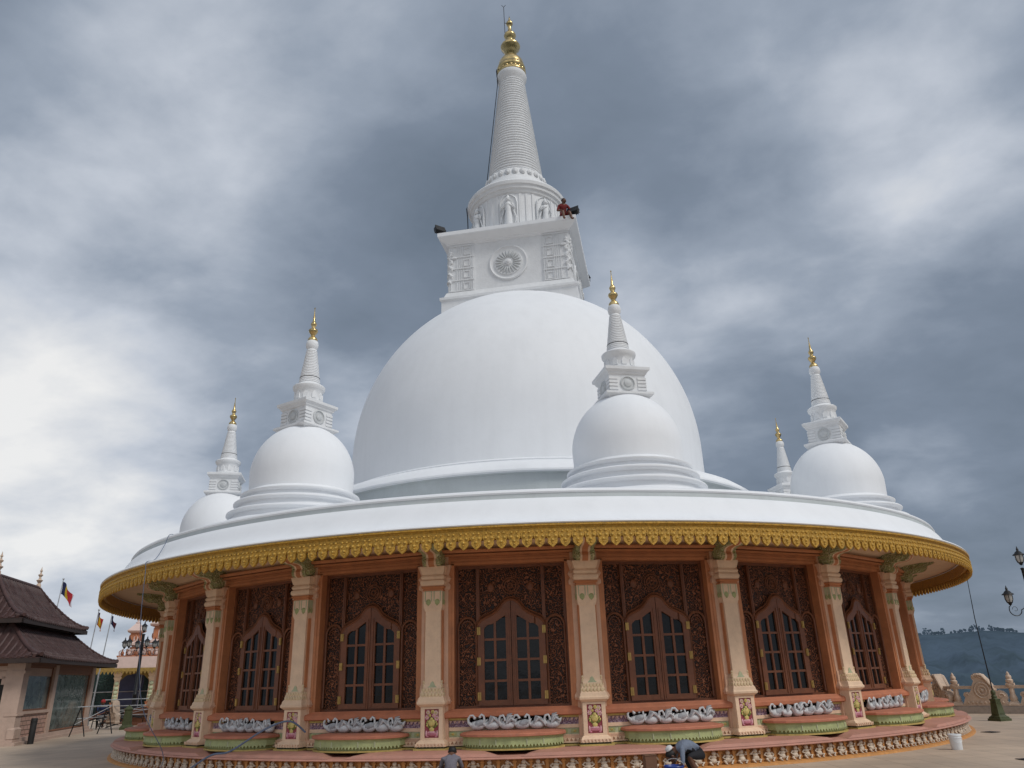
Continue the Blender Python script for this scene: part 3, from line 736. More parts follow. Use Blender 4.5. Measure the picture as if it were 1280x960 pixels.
# ---- harmika (square relic chamber)
H = empty('relic_chamber', (0, 0, 0), PH0, T)
m = MB()
m.square([(2.66, 12.6), (2.66, 15.36)]); m.square([(2.66, 15.36), (2.72, 15.42), (2.72, 15.52), (2.58, 15.60), (2.50, 15.80)])
m.square([(2.42, 15.80), (2.42, 17.98)])
m.build('chamber_base', M['white_rough'], H, smooth=20)
m = MB(); m.square([(2.42, 17.94), (2.50, 17.99), (2.52, 18.03), (2.62, 18.08), (2.78, 18.22), (2.80, 18.26), (2.80, 18.42), (2.70, 18.46)])
m.build('cornice', M['white'], H, smooth=20)
for q in range(4):
    X = Matrix.Rotation(q * pi / 2, 4, 'Z')
    for s in (-1, 1):
        m = MB()
        x0, x1 = sorted((s * 1.36, s * 2.42))
        m.box(x0, x1, -2.452, -2.42, 15.82, 17.96, 0, X)          # slightly proud corner field
        for z in (15.86, 16.33, 16.86, 17.38, 17.90):
            m.box(x0 + 0.03, x1 - 0.03, -2.49, -2.45, z - 0.022, z + 0.022, 0, X)
        for xx in (0.07, 0.15, 0.47, 0.55, 0.63, 0.72, 0.96):
            x = s * (1.36 + xx)
            m.box(x - 0.014, x + 0.014, -2.48, -2.45, 15.88, 17.88, 0, X)
        for z in (16.06, 16.58, 17.1, 17.62):
            xc = s * (1.36 + 0.31)
            m.box(xc - 0.13, xc + 0.13, -2.487, -2.45, z + 0.13, z + 0.155, 0, X); m.box(xc - 0.13, xc + 0.13, -2.487, -2.45, z - 0.155, z - 0.13, 0, X)
            m.box(xc - 0.13, xc - 0.10, -2.487, -2.45, z - 0.13, z + 0.13, 0, X); m.box(xc + 0.10, xc + 0.13, -2.487, -2.45, z - 0.13, z + 0.13, 0, X)
        for i in range(26):        # clinging carved corner figure
            z = 16.25 + 0.05 * i; rr = 0.045 + 0.035 * abs(sin(i * 1.3))
            m.ball((s * (2.34 + 0.05 * sin(i * 0.9)), -2.47 - 0.02 * cos(i), z), (rr, 0.035, 0.05), 0, X, nu=7, nv=5)
        m.ball((s * 2.32, -2.48, 17.60), (0.07, 0.05, 0.08), 0, X); m.ball((s * 2.2, -2.49, 17.35), (0.13, 0.05, 0.05), 0, X)
        m.build('corner_relief', M['white_rough'], H, smooth=40)
    m = MB(); Y = X @ Matrix.Translation((0, -2.42, 16.88)) @ Matrix.Rotation(radians(90), 4, 'X')
    m.lathe([(0.78, 0), (0.78, 0.04), (0.73, 0.06), (0.70, 0.04), (0.66, 0.02), (0.56, 0.02), (0.55, 0.05), (0.10, 0.05), (0.0, 0.05)], 40, 0, Y)
    for i in range(22):
        t = 2 * pi * i / 22
        m.ball((0.36 * cos(t), 0.36 * sin(t), 0.06), (0.17, 0.045, 0.035), 1, Y, nu=8, nv=5, R=Matrix.Rotation(t, 3, 'Z'))
    m.lathe([(0.14, 0.05), (0.13, 0.10), (0.06, 0.12), (0.05, 0.15), (0.0, 0.16)], 20, 0, Y)
    m.build('wheel_medallion', [M['white_rough'], M['medal']], H, smooth=50)

# ---- drum with figures
D = empty('drum', (0, 0, 0), PH0, T)
m = MB()
m.lathe([(1.98, 18.40), (1.98, 18.52), (1.92, 18.56), (1.92, 20.45), (1.98, 20.50), (2.02, 20.62), (2.08, 20.65), (2.10, 20.78), (2.16, 20.82), (2.18, 20.96), (2.13, 21.04), (2.0, 21.10), (1.98, 21.18), (1.84, 21.26), (1.80, 21.38), (1.64, 21.46), (1.60, 21.58), (1.46, 21.66), (1.42, 21.74)], 64)
m.build('drum_wall', M['white_rough'], D, smooth=30)
def deva():
    m = MB()
    pts = [(-0.36, 18.62), (0.36, 18.62), (0.36, 20.5), (0.30, 20.85), (0.15, 21.05), (0, 21.12), (-0.15, 21.05), (-0.30, 20.85), (-0.36, 20.5)]
    m.prism(pts, -0.035, 0.05, 0)
    m.tube([(-0.36, -0.04, 18.7), (-0.36, -0.04, 20.5), (-0.30, -0.04, 20.85), (-0.15, -0.04, 21.05), (0, -0.04, 21.15), (0.15, -0.04, 21.05), (0.30, -0.04, 20.85), (0.36, -0.04, 20.5), (0.36, -0.04, 18.7)], 0.04, 6)
    m.tube([(0, -0.10, 18.7), (0, -0.12, 19.2), (0, -0.13, 19.7), (0, -0.14, 20.0), (0, -0.13, 20.35), (0, -0.12, 20.55)], [0.20, 0.17, 0.15, 0.12, 0.17, 0.08], 10)
    m.ball((0, -0.17, 20.68), (0.10, 0.10, 0.12)); m.tube([(0, -0.15, 20.76), (0, -0.14, 20.9), (0, -0.12, 21.05)], [0.10, 0.06, 0.01], 8)
    for s in (-1, 1):
        m.tube([(s * 0.16, -0.13, 20.44), (s * 0.26, -0.15, 20.15), (s * 0.03, -0.27, 20.32)], [0.06, 0.05, 0.035], 7)
        m.tube([(s * 0.16, -0.10, 20.2), (s * 0.30, -0.06, 19.6), (s * 0.26, -0.06, 19.0)], [0.04, 0.05, 0.02], 6)
    m.ball((0, -0.27, 20.38), (0.035, 0.03, 0.07))
    m.v = [(x, y, 18.5 + (z - 18.62) * 0.755) for x, y, z in m.v]
    return m
d0 = None
for k in range(8):
    a = k * pi / 4; loc = pol(1.92, a)
    if d0 is None: d0 = deva().build('praying_figure', M['white_rough'], D, loc, a, smooth=60)
    else: dup(d0, D, loc, a)
m = MB()
for k in range(8):
    for off in (-0.26, 0.0, 0.26):
        X = Matrix.Rotation(k * pi / 4 + pi / 8 + off * 0.55, 4, 'Z'); m.box(-0.05, 0.05, -1.955, -1.90, 18.58, 20.43, 0, X)
m.build('drum_pilasters', M['white_rough'], D, smooth=0)

# ---- ringed spire
m = MB()
prof = [(1.42, 21.70), (1.42, 21.80), (1.36, 21.86), (1.34, 22.20), (1.27, 22.26), (1.25, 22.28)]
n = 38; z0, z1, r0, r1 = 22.28, 28.0, 1.23, 0.60
for i in range(n):
    t = i / n; z = z0 + (z1 - z0) * t; r = r0 + (r1 - r0) * t; dz = (z1 - z0) / n
    prof += [(r - 0.045, z), (r - 0.01, z + dz * 0.18), (r + 0.012, z + dz * 0.45), (r - 0.005, z + dz * 0.78), (r - 0.05, z + dz * 0.97)]
prof += [(0.60, 28.0), (0.62, 28.06), (0.70, 28.22), (0.72, 28.38), (0.69, 28.48)]
m.lathe(prof, 64, 0)
for i in range(26):
    a = 2 * pi * i / 26; X = Matrix.Rotation(a, 4, 'Z')
    m.ball((0, -1.37, 22.04), (0.13, 0.04, 0.16), 0, X, nu=8, nv=6); m.ball((0, -1.40, 22.0), (0.06, 0.04, 0.08), 0, X, nu=6, nv=5)
m.build('ringed_spire', M['white_rough'], T, smooth=50)

# ---- gold pinnacle
m = MB()
m.lathe([(0.66, 28.46), (0.70, 28.52), (0.70, 28.60), (0.62, 28.66), (0.62, 28.74), (0.69, 28.80), (0.69, 28.92), (0.64, 28.96), (0.635, 29.12), (0.59, 29.32), (0.49, 29.50), (0.34, 29.62), (0.20, 29.68), (0.17, 29.78), (0.22, 29.86), (0.30, 30.0),
         (0.36, 30.16), (0.46, 30.28), (0.48, 30.36), (0.44, 30.46), (0.34, 30.56), (0.20, 30.66), (0.15, 30.78), (0.20, 30.88), (0.28, 31.0), (0.30, 31.08), (0.27, 31.18), (0.16, 31.28), (0.11, 31.40), (0.09, 31.60), (0.08, 31.74), (0.14, 31.80), (0.17, 31.88), (0.14, 31.98), (0.07, 32.06), (0.05, 32.2), (0.0, 32.42)], 40, 0)
for i in range(20):
    X = Matrix.Rotation(2 * pi * i / 20, 4, 'Z'); m.ball((0, -0.67, 28.68), (0.055, 0.04, 0.07), 0, X, nu=7, nv=5)
m.build('gold_pinnacle', M['gold'], T, smooth=50)
m = MB()
m.tube([(-0.24, -0.1, 31.2), (-0.26, -0.1, 32.9)], 0.016, 5); m.tube([(-0.26, -0.1, 32.9), (-0.36, -0.1, 33.03)], 0.012, 5); m.tube([(-0.26, -0.1, 32.9), (-0.16, -0.1, 33.03)], 0.012, 5)
m.tube([(-0.24, -0.1, 31.85), (0, -0.02, 31.88)], 0.015, 5)
# cable ladder down the spire
pa = [(-0.72, -0.1, 28.8), (-0.68, -0.1, 28.0), (-1.31, -0.1, 22.2), (-1.55, -0.1, 21.7), (-2.22, -0.1, 21.0), (-2.18, -0.1, 20.6), (-2.14, -0.1, 18.6)]
m.tube(pa, 0.016, 5); m.tube([(x + 0.02, y - 0.12, z) for x, y, z in pa], 0.016, 5)
for (x, y, z), (x2, y2, z2) in zip(pa, pa[1:]):
    L = sqrt((x2 - x) ** 2 + (z2 - z) ** 2)
    for i in range(int(L / 0.22)):
        t = i * 0.22 / L; m.tube([(x + (x2 - x) * t, y, z + (z2 - z) * t), (x + (x2 - x) * t + 0.02, y - 0.12, z + (z2 - z) * t)], 0.014, 4)
m.build('lightning_rod', M['rope'], T)

# ---- small stupas
def small_stupa(parent, loc, rz):
    m = MB()
    m.lathe([(1.90, 4.9), (1.90, 5.30), (1.86, 5.36), (1.72, 5.39), (1.66, 5.40), (1.64, 5.53), (1.74, 5.555), (1.765, 5.58), (1.765, 5.61), (1.73, 5.635), (1.56, 5.65), (1.52, 5.66), (1.50, 5.80), (1.60, 5.825), (1.62, 5.85), (1.62, 5.88), (1.59, 5.905), (1.43, 5.92), (1.385, 5.93), (1.37, 6.04), (1.46, 6.06), (1.475, 6.085), (1.475, 6.11), (1.44, 6.13), (1.33, 6.15), (1.31, 6.19), (1.27, 6.22)], 72)
    root = m.build('small_stupa', M['white'], parent, loc, rz, smooth=35)
    m = MB(); m.lathe([(1.285, 6.12), (1.305, 6.62)] + [(1.31 * cos(t), 6.64 + 1.40 * sin(t)) for t in [pi / 2 * i / 20 for i in range(1, 20)]] + [(0.01, 8.04)], 72)
    m.build('small_dome', M['white'], root)
    m = MB()
    m.square([(0.50, 7.590), (0.50, 7.860), (0.60, 7.920), (0.60, 7.970), (0.50, 8.010), (0.455, 8.020), (0.455, 8.440), (0.49, 8.470), (0.50, 8.510), (0.56, 8.560), (0.565, 8.630), (0.50, 8.660)])
    for q in range(4):
        X = Matrix.Rotation(q * pi / 2, 4, 'Z')
        for s in (-1, 1):
            for z in (8.080, 8.170, 8.260, 8.350):
                x0, x1 = sorted((s * 0.25, s * 0.47)); m.box(x0, x1, -0.475, -0.45, z - 0.03, z + 0.03, 0, X)
        Y = X @ Matrix.Translation((0, -0.455, 8.225)) @ Matrix.Rotation(radians(90), 4, 'X')
        m.lathe([(0.19, 0), (0.19, 0.025), (0.165, 0.035), (0.15, 0.01), (0.10, 0.008), (0.09, 0.03), (0.05, 0.045), (0.0, 0.05)], 20, 1, Y)
    m.build('relic_box', [M['white_rough'], M['medal']], root, smooth=30)
    m = MB()
    pr = [(0.40, 8.65), (0.40, 8.74), (0.36, 8.76), (0.35, 8.98), (0.39, 9.04), (0.425, 9.09), (0.43, 9.15), (0.40, 9.18), (0.32, 9.21), (0.29, 9.24)]
    n = 20
    for i in range(n):
        t = i / n; z = 9.26 + (10.26 - 9.26) * t; r = 0.285 + (0.14 - 0.285) * t; dz = 1.0 / n
        pr += [(r - 0.01, z), (r + 0.004, z + dz * 0.4), (r - 0.001, z + dz * 0.8), (r - 0.012, z + dz)]
    pr += [(0.125, 10.29), (0.16, 10.35), (0.17, 10.43), (0.155, 10.52), (0.12, 10.56), (0.0, 10.57)]
    m.lathe(pr, 32)
    for i in range(10):
        X = Matrix.Rotation(2 * pi * i / 10, 4, 'Z'); m.prism([(-0.06, 8.77), (0.06, 8.77), (0.06, 8.9), (0, 8.98), (-0.06, 8.9)], -0.375, -0.34, 0, X)
    m.tube([(0.262 * sin(t), -0.262 * cos(t), 9.43) for t in [2 * pi * i / 24 for i in range(24)]], 0.010, 5, 1, closed=True)
    m.build('small_spire', [M['white_rough'], M['rope']], root, smooth=45)
    m = MB()
    m.lathe([(0.13, 10.550), (0.135, 10.600), (0.10, 10.660), (0.055, 10.700), (0.06, 10.740), (0.10, 10.800), (0.13, 10.860), (0.12, 10.900), (0.06, 10.950), (0.05, 10.980), (0.075, 11.040), (0.085, 11.080), (0.06, 11.130), (0.035, 11.180), (0.03, 11.290), (0.012, 11.440), (0.01, 11.560), (0.02, 11.580), (0.0, 11.620)], 20)
    m.build('small_gold_pinnacle', M['gold'], root, smooth=50)
    return root
s0 = None
for k in range(8):
    a = PH0 + radians(22.5 + 45 * k); loc = pol(10.92, a)
    if s0 is None: s0 = small_stupa(T, loc, a)
    else: dup(s0, T, loc, a)

# ================================================================== TERRACE AND LAND
m = MB()
m.add([(-70, -60, 0), (60, -60, 0), (60, -14, 0), (30, -7.6, 0), (18.5, -0.3, 0), (15.6, 2.2, 0), (15.3, 6, 0), (12, 12, 0), (0, 17.5, 0), (-12, 30, 0), (-20, 60, 0), (-70, 60, 0)], [tuple(range(12))])
m.build('terrace', M['ground'], None, smooth=0); tag(bpy.data.objects['terrace'], 'worn beige concrete paving of the temple terrace', None, None, 'structure')

def ridge(name, r0, r1, h, a0, a1, mat, seed, n=700, zb=-160):
    rnd = random.Random(seed); ph = [rnd.uniform(0, 6.28) for _ in range(12)]
    m = MB(); k = 16; vs = []
    for i in range(n + 1):
        a = a0 + (a1 - a0) * i / n
        hh = h(a) + sum(2.6 * (0.72 ** j) * sin(a * (11 * 1.7 ** j) + ph[j]) for j in range(9))
        for j in range(k):
            t = j / (k - 1); R = r0 + (r1 - r0) * t
            w = sum(sin(a * (31 + 17 * q) + ph[q] + t * (5 + 3 * q)) for q in range(7)) * 5 * (1 - t) * t * 4 + rnd.uniform(-2.5, 2.5) * (0 < j < k - 1)
            vs.append((R * sin(a), R * cos(a) - 28, zb + (hh - zb) * (t ** 0.8) + w))
    fs = [(i * k + j, (i + 1) * k + j, (i + 1) * k + j + 1, i * k + j + 1) for i in range(n) for j in range(k - 1)]
    m.add(vs, fs); o = m.build(name, mat, None, smooth=60); tag(o, None, None, None, 'structure'); return o, ph
def hR(a):
    d = math.degrees(a)
    return 41 + 3.5 * sin((d - 20) * 0.22) + (2.5 if d > 29 else 0) - max(0, (8 - d)) * 1.2
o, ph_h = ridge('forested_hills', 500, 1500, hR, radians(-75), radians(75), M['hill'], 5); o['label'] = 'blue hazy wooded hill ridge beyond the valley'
def hN(a):
    d = math.degrees(a)
    return -8 + 9 * sin((d - 5) * 0.13) + 5 * sin(d * 0.31 + 1)
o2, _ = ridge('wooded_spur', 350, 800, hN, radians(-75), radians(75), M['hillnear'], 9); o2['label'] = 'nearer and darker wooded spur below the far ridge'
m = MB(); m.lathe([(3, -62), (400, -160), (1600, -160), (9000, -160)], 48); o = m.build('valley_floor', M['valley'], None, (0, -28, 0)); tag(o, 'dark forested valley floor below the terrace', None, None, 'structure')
# scattered ridge-top trees: each a small crown of leafy clumps
rnd = random.Random(11)
def ridge_h(a):
    return hR(a) + sum(2.6 * (0.72 ** j) * sin(a * (11 * 1.7 ** j) + ph_h[j]) for j in range(9))
m = MB()
for i in range(150):
    a = radians(rnd.uniform(20, 36)) if i < 110 else radians(rnd.uniform(26.5, 34)); z = ridge_h(a); hgt = rnd.uniform(1.5, 4.5) if rnd.random() < 0.85 else rnd.uniform(6, 10)
    R = 1497; x, y = R * sin(a), R * cos(a) - 28
    m.tube([(x, y, z - 4), (x, y, z + hgt * 0.7)], [0.8, 0.4], 5)
    for q in range(7):
        m.ball((x + rnd.uniform(-1, 1) * hgt * 0.5, y, z + hgt * rnd.uniform(0.35, 1.0)), (rnd.uniform(.8, 2.2), 1.0, rnd.uniform(.7, 1.7)), nu=6, nv=4)
o = m.build('ridge_trees', M['hilltree'], None, smooth=0); tag(o, 'distant trees standing along the hazy hill crest', 'trees', None, 'stuff')

# ---- kerb and balustrade on the right
B_pts = [(13.4, 9.2), (15.0, 5.4), (15.05, 1.7), (18.3, -0.9), (26.0, -6.3)]
kr = MB()
for (x, y), (x2, y2) in zip(B_pts, B_pts[1:]):
    L = hypot(x2 - x, y2 - y); X = Matrix.Translation((x, y, 0)) @ Matrix.Rotation(atan2(y2 - y, x2 - x), 4, 'Z')
    kr.box(-0.1, L, -0.22, 0.30, 0, 0.21, 0, X); kr.box(-0.1, L, -0.16, 0.24, 0.21, 0.25, 0, X)
o = kr.build('terrace_kerb', M['kerb'], None, smooth=0); tag(o, 'low stone kerb along the terrace edge below the balustrade', None, None, 'structure')
def post_mesh():
    m = MB()
    m.square([(0.20, 0.25), (0.20, 0.30), (0.15, 0.36), (0.13, 0.42)]); m.lathe([(0.12, 0.40), (0.15, 0.50), (0.13, 0.60), (0.10, 0.66), (0.10, 0.92), (0.16, 0.98), (0.17, 1.04), (0.13, 1.07)], 16)
    m.square([(0.15, 1.05), (0.15, 1.11)])
    m.lathe([(0.11, 1.11), (0.14, 1.17), (0.14, 1.23), (0.09, 1.27), (0.11, 1.33), (0.10, 1.39), (0.06, 1.43), (0.06, 1.47), (0.03, 1.53), (0.0, 1.57)], 16)
    m.v = [(x * 0.85, y * 0.85, 0.25 + (z - 0.25) * 0.84) for x, y, z in m.v]
    return m
def carving_mesh():
    m = MB()
    out = [(-0.95, 0.25), (0.98, 0.25), (0.98, 0.34), (0.90, 0.42), (0.95, 0.55), (0.93, 0.70), (0.82, 0.82), (0.66, 0.86), (0.55, 0.82), (0.50, 0.90), (0.42, 1.08), (0.28, 1.28), (0.16, 1.46), (0.02, 1.55), (-0.20, 1.55), (-0.34, 1.47), (-0.36, 1.34), (-0.30, 1.24), (-0.40, 1.08), (-0.50, 0.86), (-0.60, 0.74), (-0.68, 0.80), (-0.80, 0.78), (-0.86, 0.68), (-0.80, 0.58), (-0.86, 0.46)]
    m.prism(out, -0.13, 0.13)
    for s in (-1, 1):
        y = s * 0.14
        m.tube([(-0.02 + 0.30 * cos(t), y, 0.86 + 0.30 * sin(t)) for t in [2 * pi * i / 24 for i in range(24)]], 0.04, 6, closed=True)
        m.tube([(-0.02 + 0.17 * cos(t), y, 0.86 + 0.17 * sin(t)) for t in [2 * pi * i / 18 for i in range(18)]], 0.035, 6, closed=True)
        m.ball((-0.02, y, 0.86), (0.08, 0.05, 0.08))
        m.tube([(-0.10, y, 1.50), (0.10, y, 1.46), (0.24, y, 1.28), (0.40, y, 1.05), (0.52, y, 0.86)], [0.05, 0.06, 0.07, 0.06, 0.04], 7)
        for i in range(6): m.ball((-0.28 + i * 0.07, y, 1.42 + 0.05 * sin(i)), (0.05, 0.04, 0.06), nu=7, nv=5)
        m.tube([(0.72 + (0.16 - 0.02 * k) * cos(k * 0.7), y, 0.62 + (0.16 - 0.02 * k) * sin(k * 0.7)) for k in range(8)], 0.035, 6)
        m.tube([(-0.72 + (0.10 - 0.012 * k) * cos(k * 0.7), y, 0.66 + (0.10 - 0.012 * k) * sin(k * 0.7)) for k in range(8)], 0.028, 6)
        for i in range(9): m.ball((-0.7 + i * 0.18, y, 0.38), (0.06, 0.04, 0.05), nu=7, nv=5)
    m.v = [(x * 0.74, y, 0.25 + (z - 0.25) * 0.82) for x, y, z in m.v]
    return m
# walk along the line, posts and carved humps alternate
P0 = None; C0_ = None
bal = empty('stone_balustrade', (15.05, 1.7, 0.0)); tag(bal, 'beige carved stone balustrade of scrolled lion shaped panels and turned posts at the terrace edge', 'balustrade')
def at_s(s):
    for (x, y), (x2, y2) in zip(B_pts, B_pts[1:]):
        L = hypot(x2 - x, y2 - y)
        if s <= L: return (x + (x2 - x) * s / L, y + (y2 - y) * s / L, atan2(y2 - y, x2 - x))
        s -= L
    return (x2, y2, atan2(y2 - y, x2 - x))
s_corner = hypot(1.6, 3.8) + 3.7
s = s_corner + 0.15 - 8 * 0.87; i = 0
while s < s_corner + 12.5:
    x, y, r = at_s(s)
    L = (x - 15.05, y - 1.7, 0)
    if i % 2 == 0:
        if P0 is None: P0 = post_mesh().build('turned_post', M['rail'], bal, L, r, smooth=40)
        else: dup(P0, bal, L, r)
    else:
        if C0_ is None: C0_ = carving_mesh().build('carved_panel', M['rail'], bal, L, r, smooth=40)
        else: dup(C0_, bal, L, r)
    s += 0.87; i += 1
rb = MB()
for (x, y), (x2, y2) in zip(B_pts, B_pts[1:]):
    L = hypot(x2 - x, y2 - y); X = Matrix.Translation((x - 15.05, y - 1.7, 0)) @ Matrix.Rotation(atan2(y2 - y, x2 - x), 4, 'Z')
    rb.box(0, L, -0.06, 0.06, 0.80, 0.90, 0, X)
rb.build('handrail', M['rail'], bal, smooth=0)

# ---- green pedestal with thin bare pole
g = empty('lamp_pole', (14.09, -2.68, 0)); tag(g, 'thin bare pole standing on a weathered dark green iron pedestal near the balustrade', 'pole')
m = MB(); m.square([(0.36, 0), (0.36, 0.08), (0.31, 0.10), (0.31, 0.14), (0.24, 0.18), (0.21, 0.22), (0.155, 0.72), (0.17, 0.75), (0.17, 0.79)])
m.lathe([(0.15, 0.79), (0.12, 0.82), (0.13, 0.88), (0.09, 0.93), (0.10, 0.98), (0.11, 1.03), (0.08, 1.09), (0.03, 1.12)], 16)
for q in range(4):
    X = Matrix.Rotation(q * pi / 2, 4, 'Z'); m.box(-0.11, 0.11, -0.215, -0.19, 0.24, 0.28, 0, X); m.box(-0.09, 0.09, -0.19, -0.16, 0.62, 0.65, 0, X)
m.v = [(x * 0.62, y * 0.62, z * 0.78) for x, y, z in m.v]
m.build('pedestal', M['greeniron'], g, rz=0.35, smooth=30)
m = MB(); m.tube([(0, 0, 0.8), (0.0, 0, 3.0), (0.10, 0, 4.85)], [0.020, 0.013, 0.007], 8); m.build('pole', M['iron'], g)

# ---- white bucket
b = empty('bucket', (8.73, -10.49, 0)); tag(b, 'white plastic bucket on the paving beside the carved plinth', 'bucket'); b.scale = (0.74, 0.74, 0.78)
m = MB(); m.lathe([(0.0, 0.0), (0.135, 0.0), (0.14, 0.01), (0.165, 0.34), (0.175, 0.345), (0.175, 0.37), (0.168, 0.38), (0.158, 0.38), (0.155, 0.34), (0.13, 0.03), (0.0, 0.03)], 28); m.lathe([(0.164, 0.28), (0.172, 0.285), (0.172, 0.295), (0.165, 0.30)], 28)
m.build('bucket_body', M['bucket'], b)
m = MB(); m.tube([(0.172 * cos(t), -0.172 * sin(t) * 0.95, 0.33 - 0.16 * sin(t)) for t in [pi * i / 14 for i in range(15)]], 0.004, 5); m.build('bucket_handle', M['steel'], b)

# ---- drain gratings in the paving
for i, (x, y, w_, lab) in enumerate(((8.9, -12.6, 0.26, 'dark iron drain grating in the paving nearer the camera than the bucket'), (11.6, -6.6, 0.3, 'dark iron drain grating in the paving beyond the bucket, towards the green pedestal'))):
    m = MB(); m.box(-w_ / 2, w_ / 2, -0.17, -0.14, 0.001, 0.008); m.box(-w_ / 2, w_ / 2, 0.14, 0.17, 0.001, 0.008); m.box(-w_ / 2, -w_ / 2 + 0.03, -0.14, 0.14, 0.002, 0.012); m.box(w_ / 2 - 0.03, w_ / 2, -0.14, 0.14, 0.002, 0.012); m.box(-w_ / 2 + .03, w_ / 2 - .03, -0.14, 0.14, 0.001, 0.004)
    for k in range(9): m.box(-w_ / 2 + 0.04 + k * w_ / 10, -w_ / 2 + 0.055 + k * w_ / 10, -0.14, 0.14, 0.004, 0.011)
    q = m.build('drain_grating', M['iron'], None, (x, y, 0.004), 0.1 + i * 0.3, smooth=0); tag(q, lab, 'drain cover')

# ---- ornate lamp posts
def lantern(parent, loc, sc=1.0, name='lantern'):
    m = MB(); X = Matrix.Scale(sc, 4)
    m.lathe([(0.0, -0.05), (0.05, -0.02), (0.06, 0.02), (0.09, 0.05), (0.10, 0.07)], 12, 0, X)
    for i in range(6):
        t = 2 * pi * i / 6; m.tube([(0.10 * cos(t), 0.10 * sin(t), 0.06), (0.145 * cos(t), 0.145 * sin(t), 0.18), (0.15 * cos(t), 0.15 * sin(t), 0.34)], 0.010, 5, 0, X)
    m.lathe([(0.15, 0.34), (0.21, 0.345), (0.20, 0.37), (0.13, 0.42), (0.10, 0.47), (0.05, 0.50), (0.035, 0.54), (0.05, 0.56), (0.03, 0.60), (0.0, 0.70)], 12, 0, X)
    o = m.build(name, M['iron'], parent, loc, smooth=40)
    m = MB(); m.lathe([(0.085, 0.06), (0.135, 0.18), (0.14, 0.34), (0.0, 0.35)], 12, 0, X); m.build('lantern_glass', M['lglass'], o)
    return o
M['lglass'] = paint('frosted_lantern_glass', (0.42, 0.42, 0.40), var=0.1, rough=0.25, bump=0)
def lamp_post(loc, label, ztop, arms, arm_r, zarm, rz=0.0, sc=1.0, fat=1.0):
    L = empty('lamp_post', loc, rz); tag(L, label, 'lamp post')
    m = MB(); m.lathe([(0.22, 0), (0.22, 0.12), (0.16, 0.18), (0.14, 0.5), (0.10, 0.62), (0.075, 0.8), (0.06, 1.4), (0.08, 1.45), (0.055, 1.5), (0.045, zarm - 0.3), (0.08, zarm - 0.25), (0.05, zarm - 0.2), (0.045, ztop - 0.75), (0.07, ztop - 0.72), (0.03, ztop - 0.69)], 14); m.v = [(x * fat, y * fat, z) for x, y, z in m.v]
    m.build('pole', M['iron'], L)
    lantern(L, (0, 0, ztop - 0.68 * sc), sc)
    for i in range(arms):
        t = 2 * pi * i / arms; A = MB(); X = Matrix.Rotation(t, 4, 'Z')
        pts = []
        for k in range(17):
            u = k / 16; ang = -pi * u
            x = 0.04 + arm_r * u; z = zarm + 0.12 - 0.28 * sin(pi * min(1, u * 1.05)) if u > 0.45 else zarm + 0.12 - 0.28 * sin(pi * u)
            pts.append((x, 0, z))
        r = arm_r * 0.27; cx = 0.05 + arm_r - r
        pts = [(0.04, 0, zarm + 0.10), (0.12 * arm_r + 0.04, 0, zarm + 0.12), (0.30 * arm_r, 0, zarm + 0.06), (0.40 * arm_r, 0, zarm - 0.06)] + [(cx - r * cos(a), 0, zarm - 0.10 - r * sin(a) * 0.9) for a in [pi * q / 10 for q in range(0, 11)]] + [(cx + r * 0.9, 0, zarm + 0.0), (cx + r * 0.6, 0, zarm + 0.04)]
        A.tube(pts, 0.014, 6, 0, X)
        A.tube([(cx + (r * 0.5) * cos(q * 0.6) * (1 - q * 0.06), 0, zarm - 0.08 + r * 0.5 * sin(q * 0.6) * (1 - q * 0.06)) for q in range(10)], 0.007, 5, 0, X)
        arm = A.build('arm', M['iron'], L)
        lantern(arm, tuple(X @ Vector((cx + r * 0.6, 0, zarm + 0.08))), sc)
    return L
lamp_post((16.05, -2.61, 0), 'black iron lamp post with scrolled arms and lanterns at the right edge', 5.2, 2, 0.74, 3.3, rz=radians(3), sc=0.85)
lamp_post((-21.6, 15.05, 0), 'black iron lamp post with a ring of lanterns in front of the orange shrine', 5.25, 6, 0.95, 3.75, rz=0.2, sc=0.85, fat=1.7)

# ================================================================== PAVILION (left)
PA = Vector((-0.2384, 0.9712, 0)); PB = Vector((-0.9712, -0.2384, 0)); PC = Vector((-18.4, 0.3, 0))
PV = empty('pavilion', tuple(PC), atan2(PA.y, PA.x)); tag(PV, 'salmon walled pavilion with two tier dark brown tiled hip roof and large shop windows', 'pavilion')
# local x runs along the long window wall (away from the camera), local y = to the left (+)
LX, WY = 8.6, 4.6
m = MB()
m.box(-0.25, LX + 0.25, -0.25, WY + 0.25, 0, 0.10, 0); m.box(-0.12, LX + 0.12, -0.12, WY + 0.12, 0.10, 0.22, 0)
m.build('pavilion_base', M['pavwall'], PV, smooth=0)
m = MB()
m.box(-0.10, 0.42, -0.08, 0.5, 0.22, 2.70, 0); m.rect([(0.30, -0.14, 0.0), (0.30, -0.14, 0.30), (0.24, -0.08, 0.36)], 0.1, 0, Matrix.Translation((0.16, 0, 0.22)))
m.box(-0.12, 0.46, -0.12, 0.3, 0.95, 1.02, 0); m.box(-0.12, 0.46, -0.12, 0.3, 2.35, 2.45, 0)
m.build('corner_pier', M['pavwall'], PV, smooth=30); m = MB(); m.box(3.25, 3.60, -0.06, 0.3, 0.22, 2.70, 0); m.build('pier', M['pavwall'], PV, smooth=30); m = MB(); m.box(LX - 0.42, LX, -0.06, 0.3, 0.22, 2.70, 0); m.box(LX - 0.42, LX, 0.3, WY, 0.22, 2.7, 0); m.build('end_wall', M['pavwall'], PV, smooth=30); m = MB()
m.box(-0.05, 0.3, WY - 0.4, WY, 0.22, 2.7, 0)
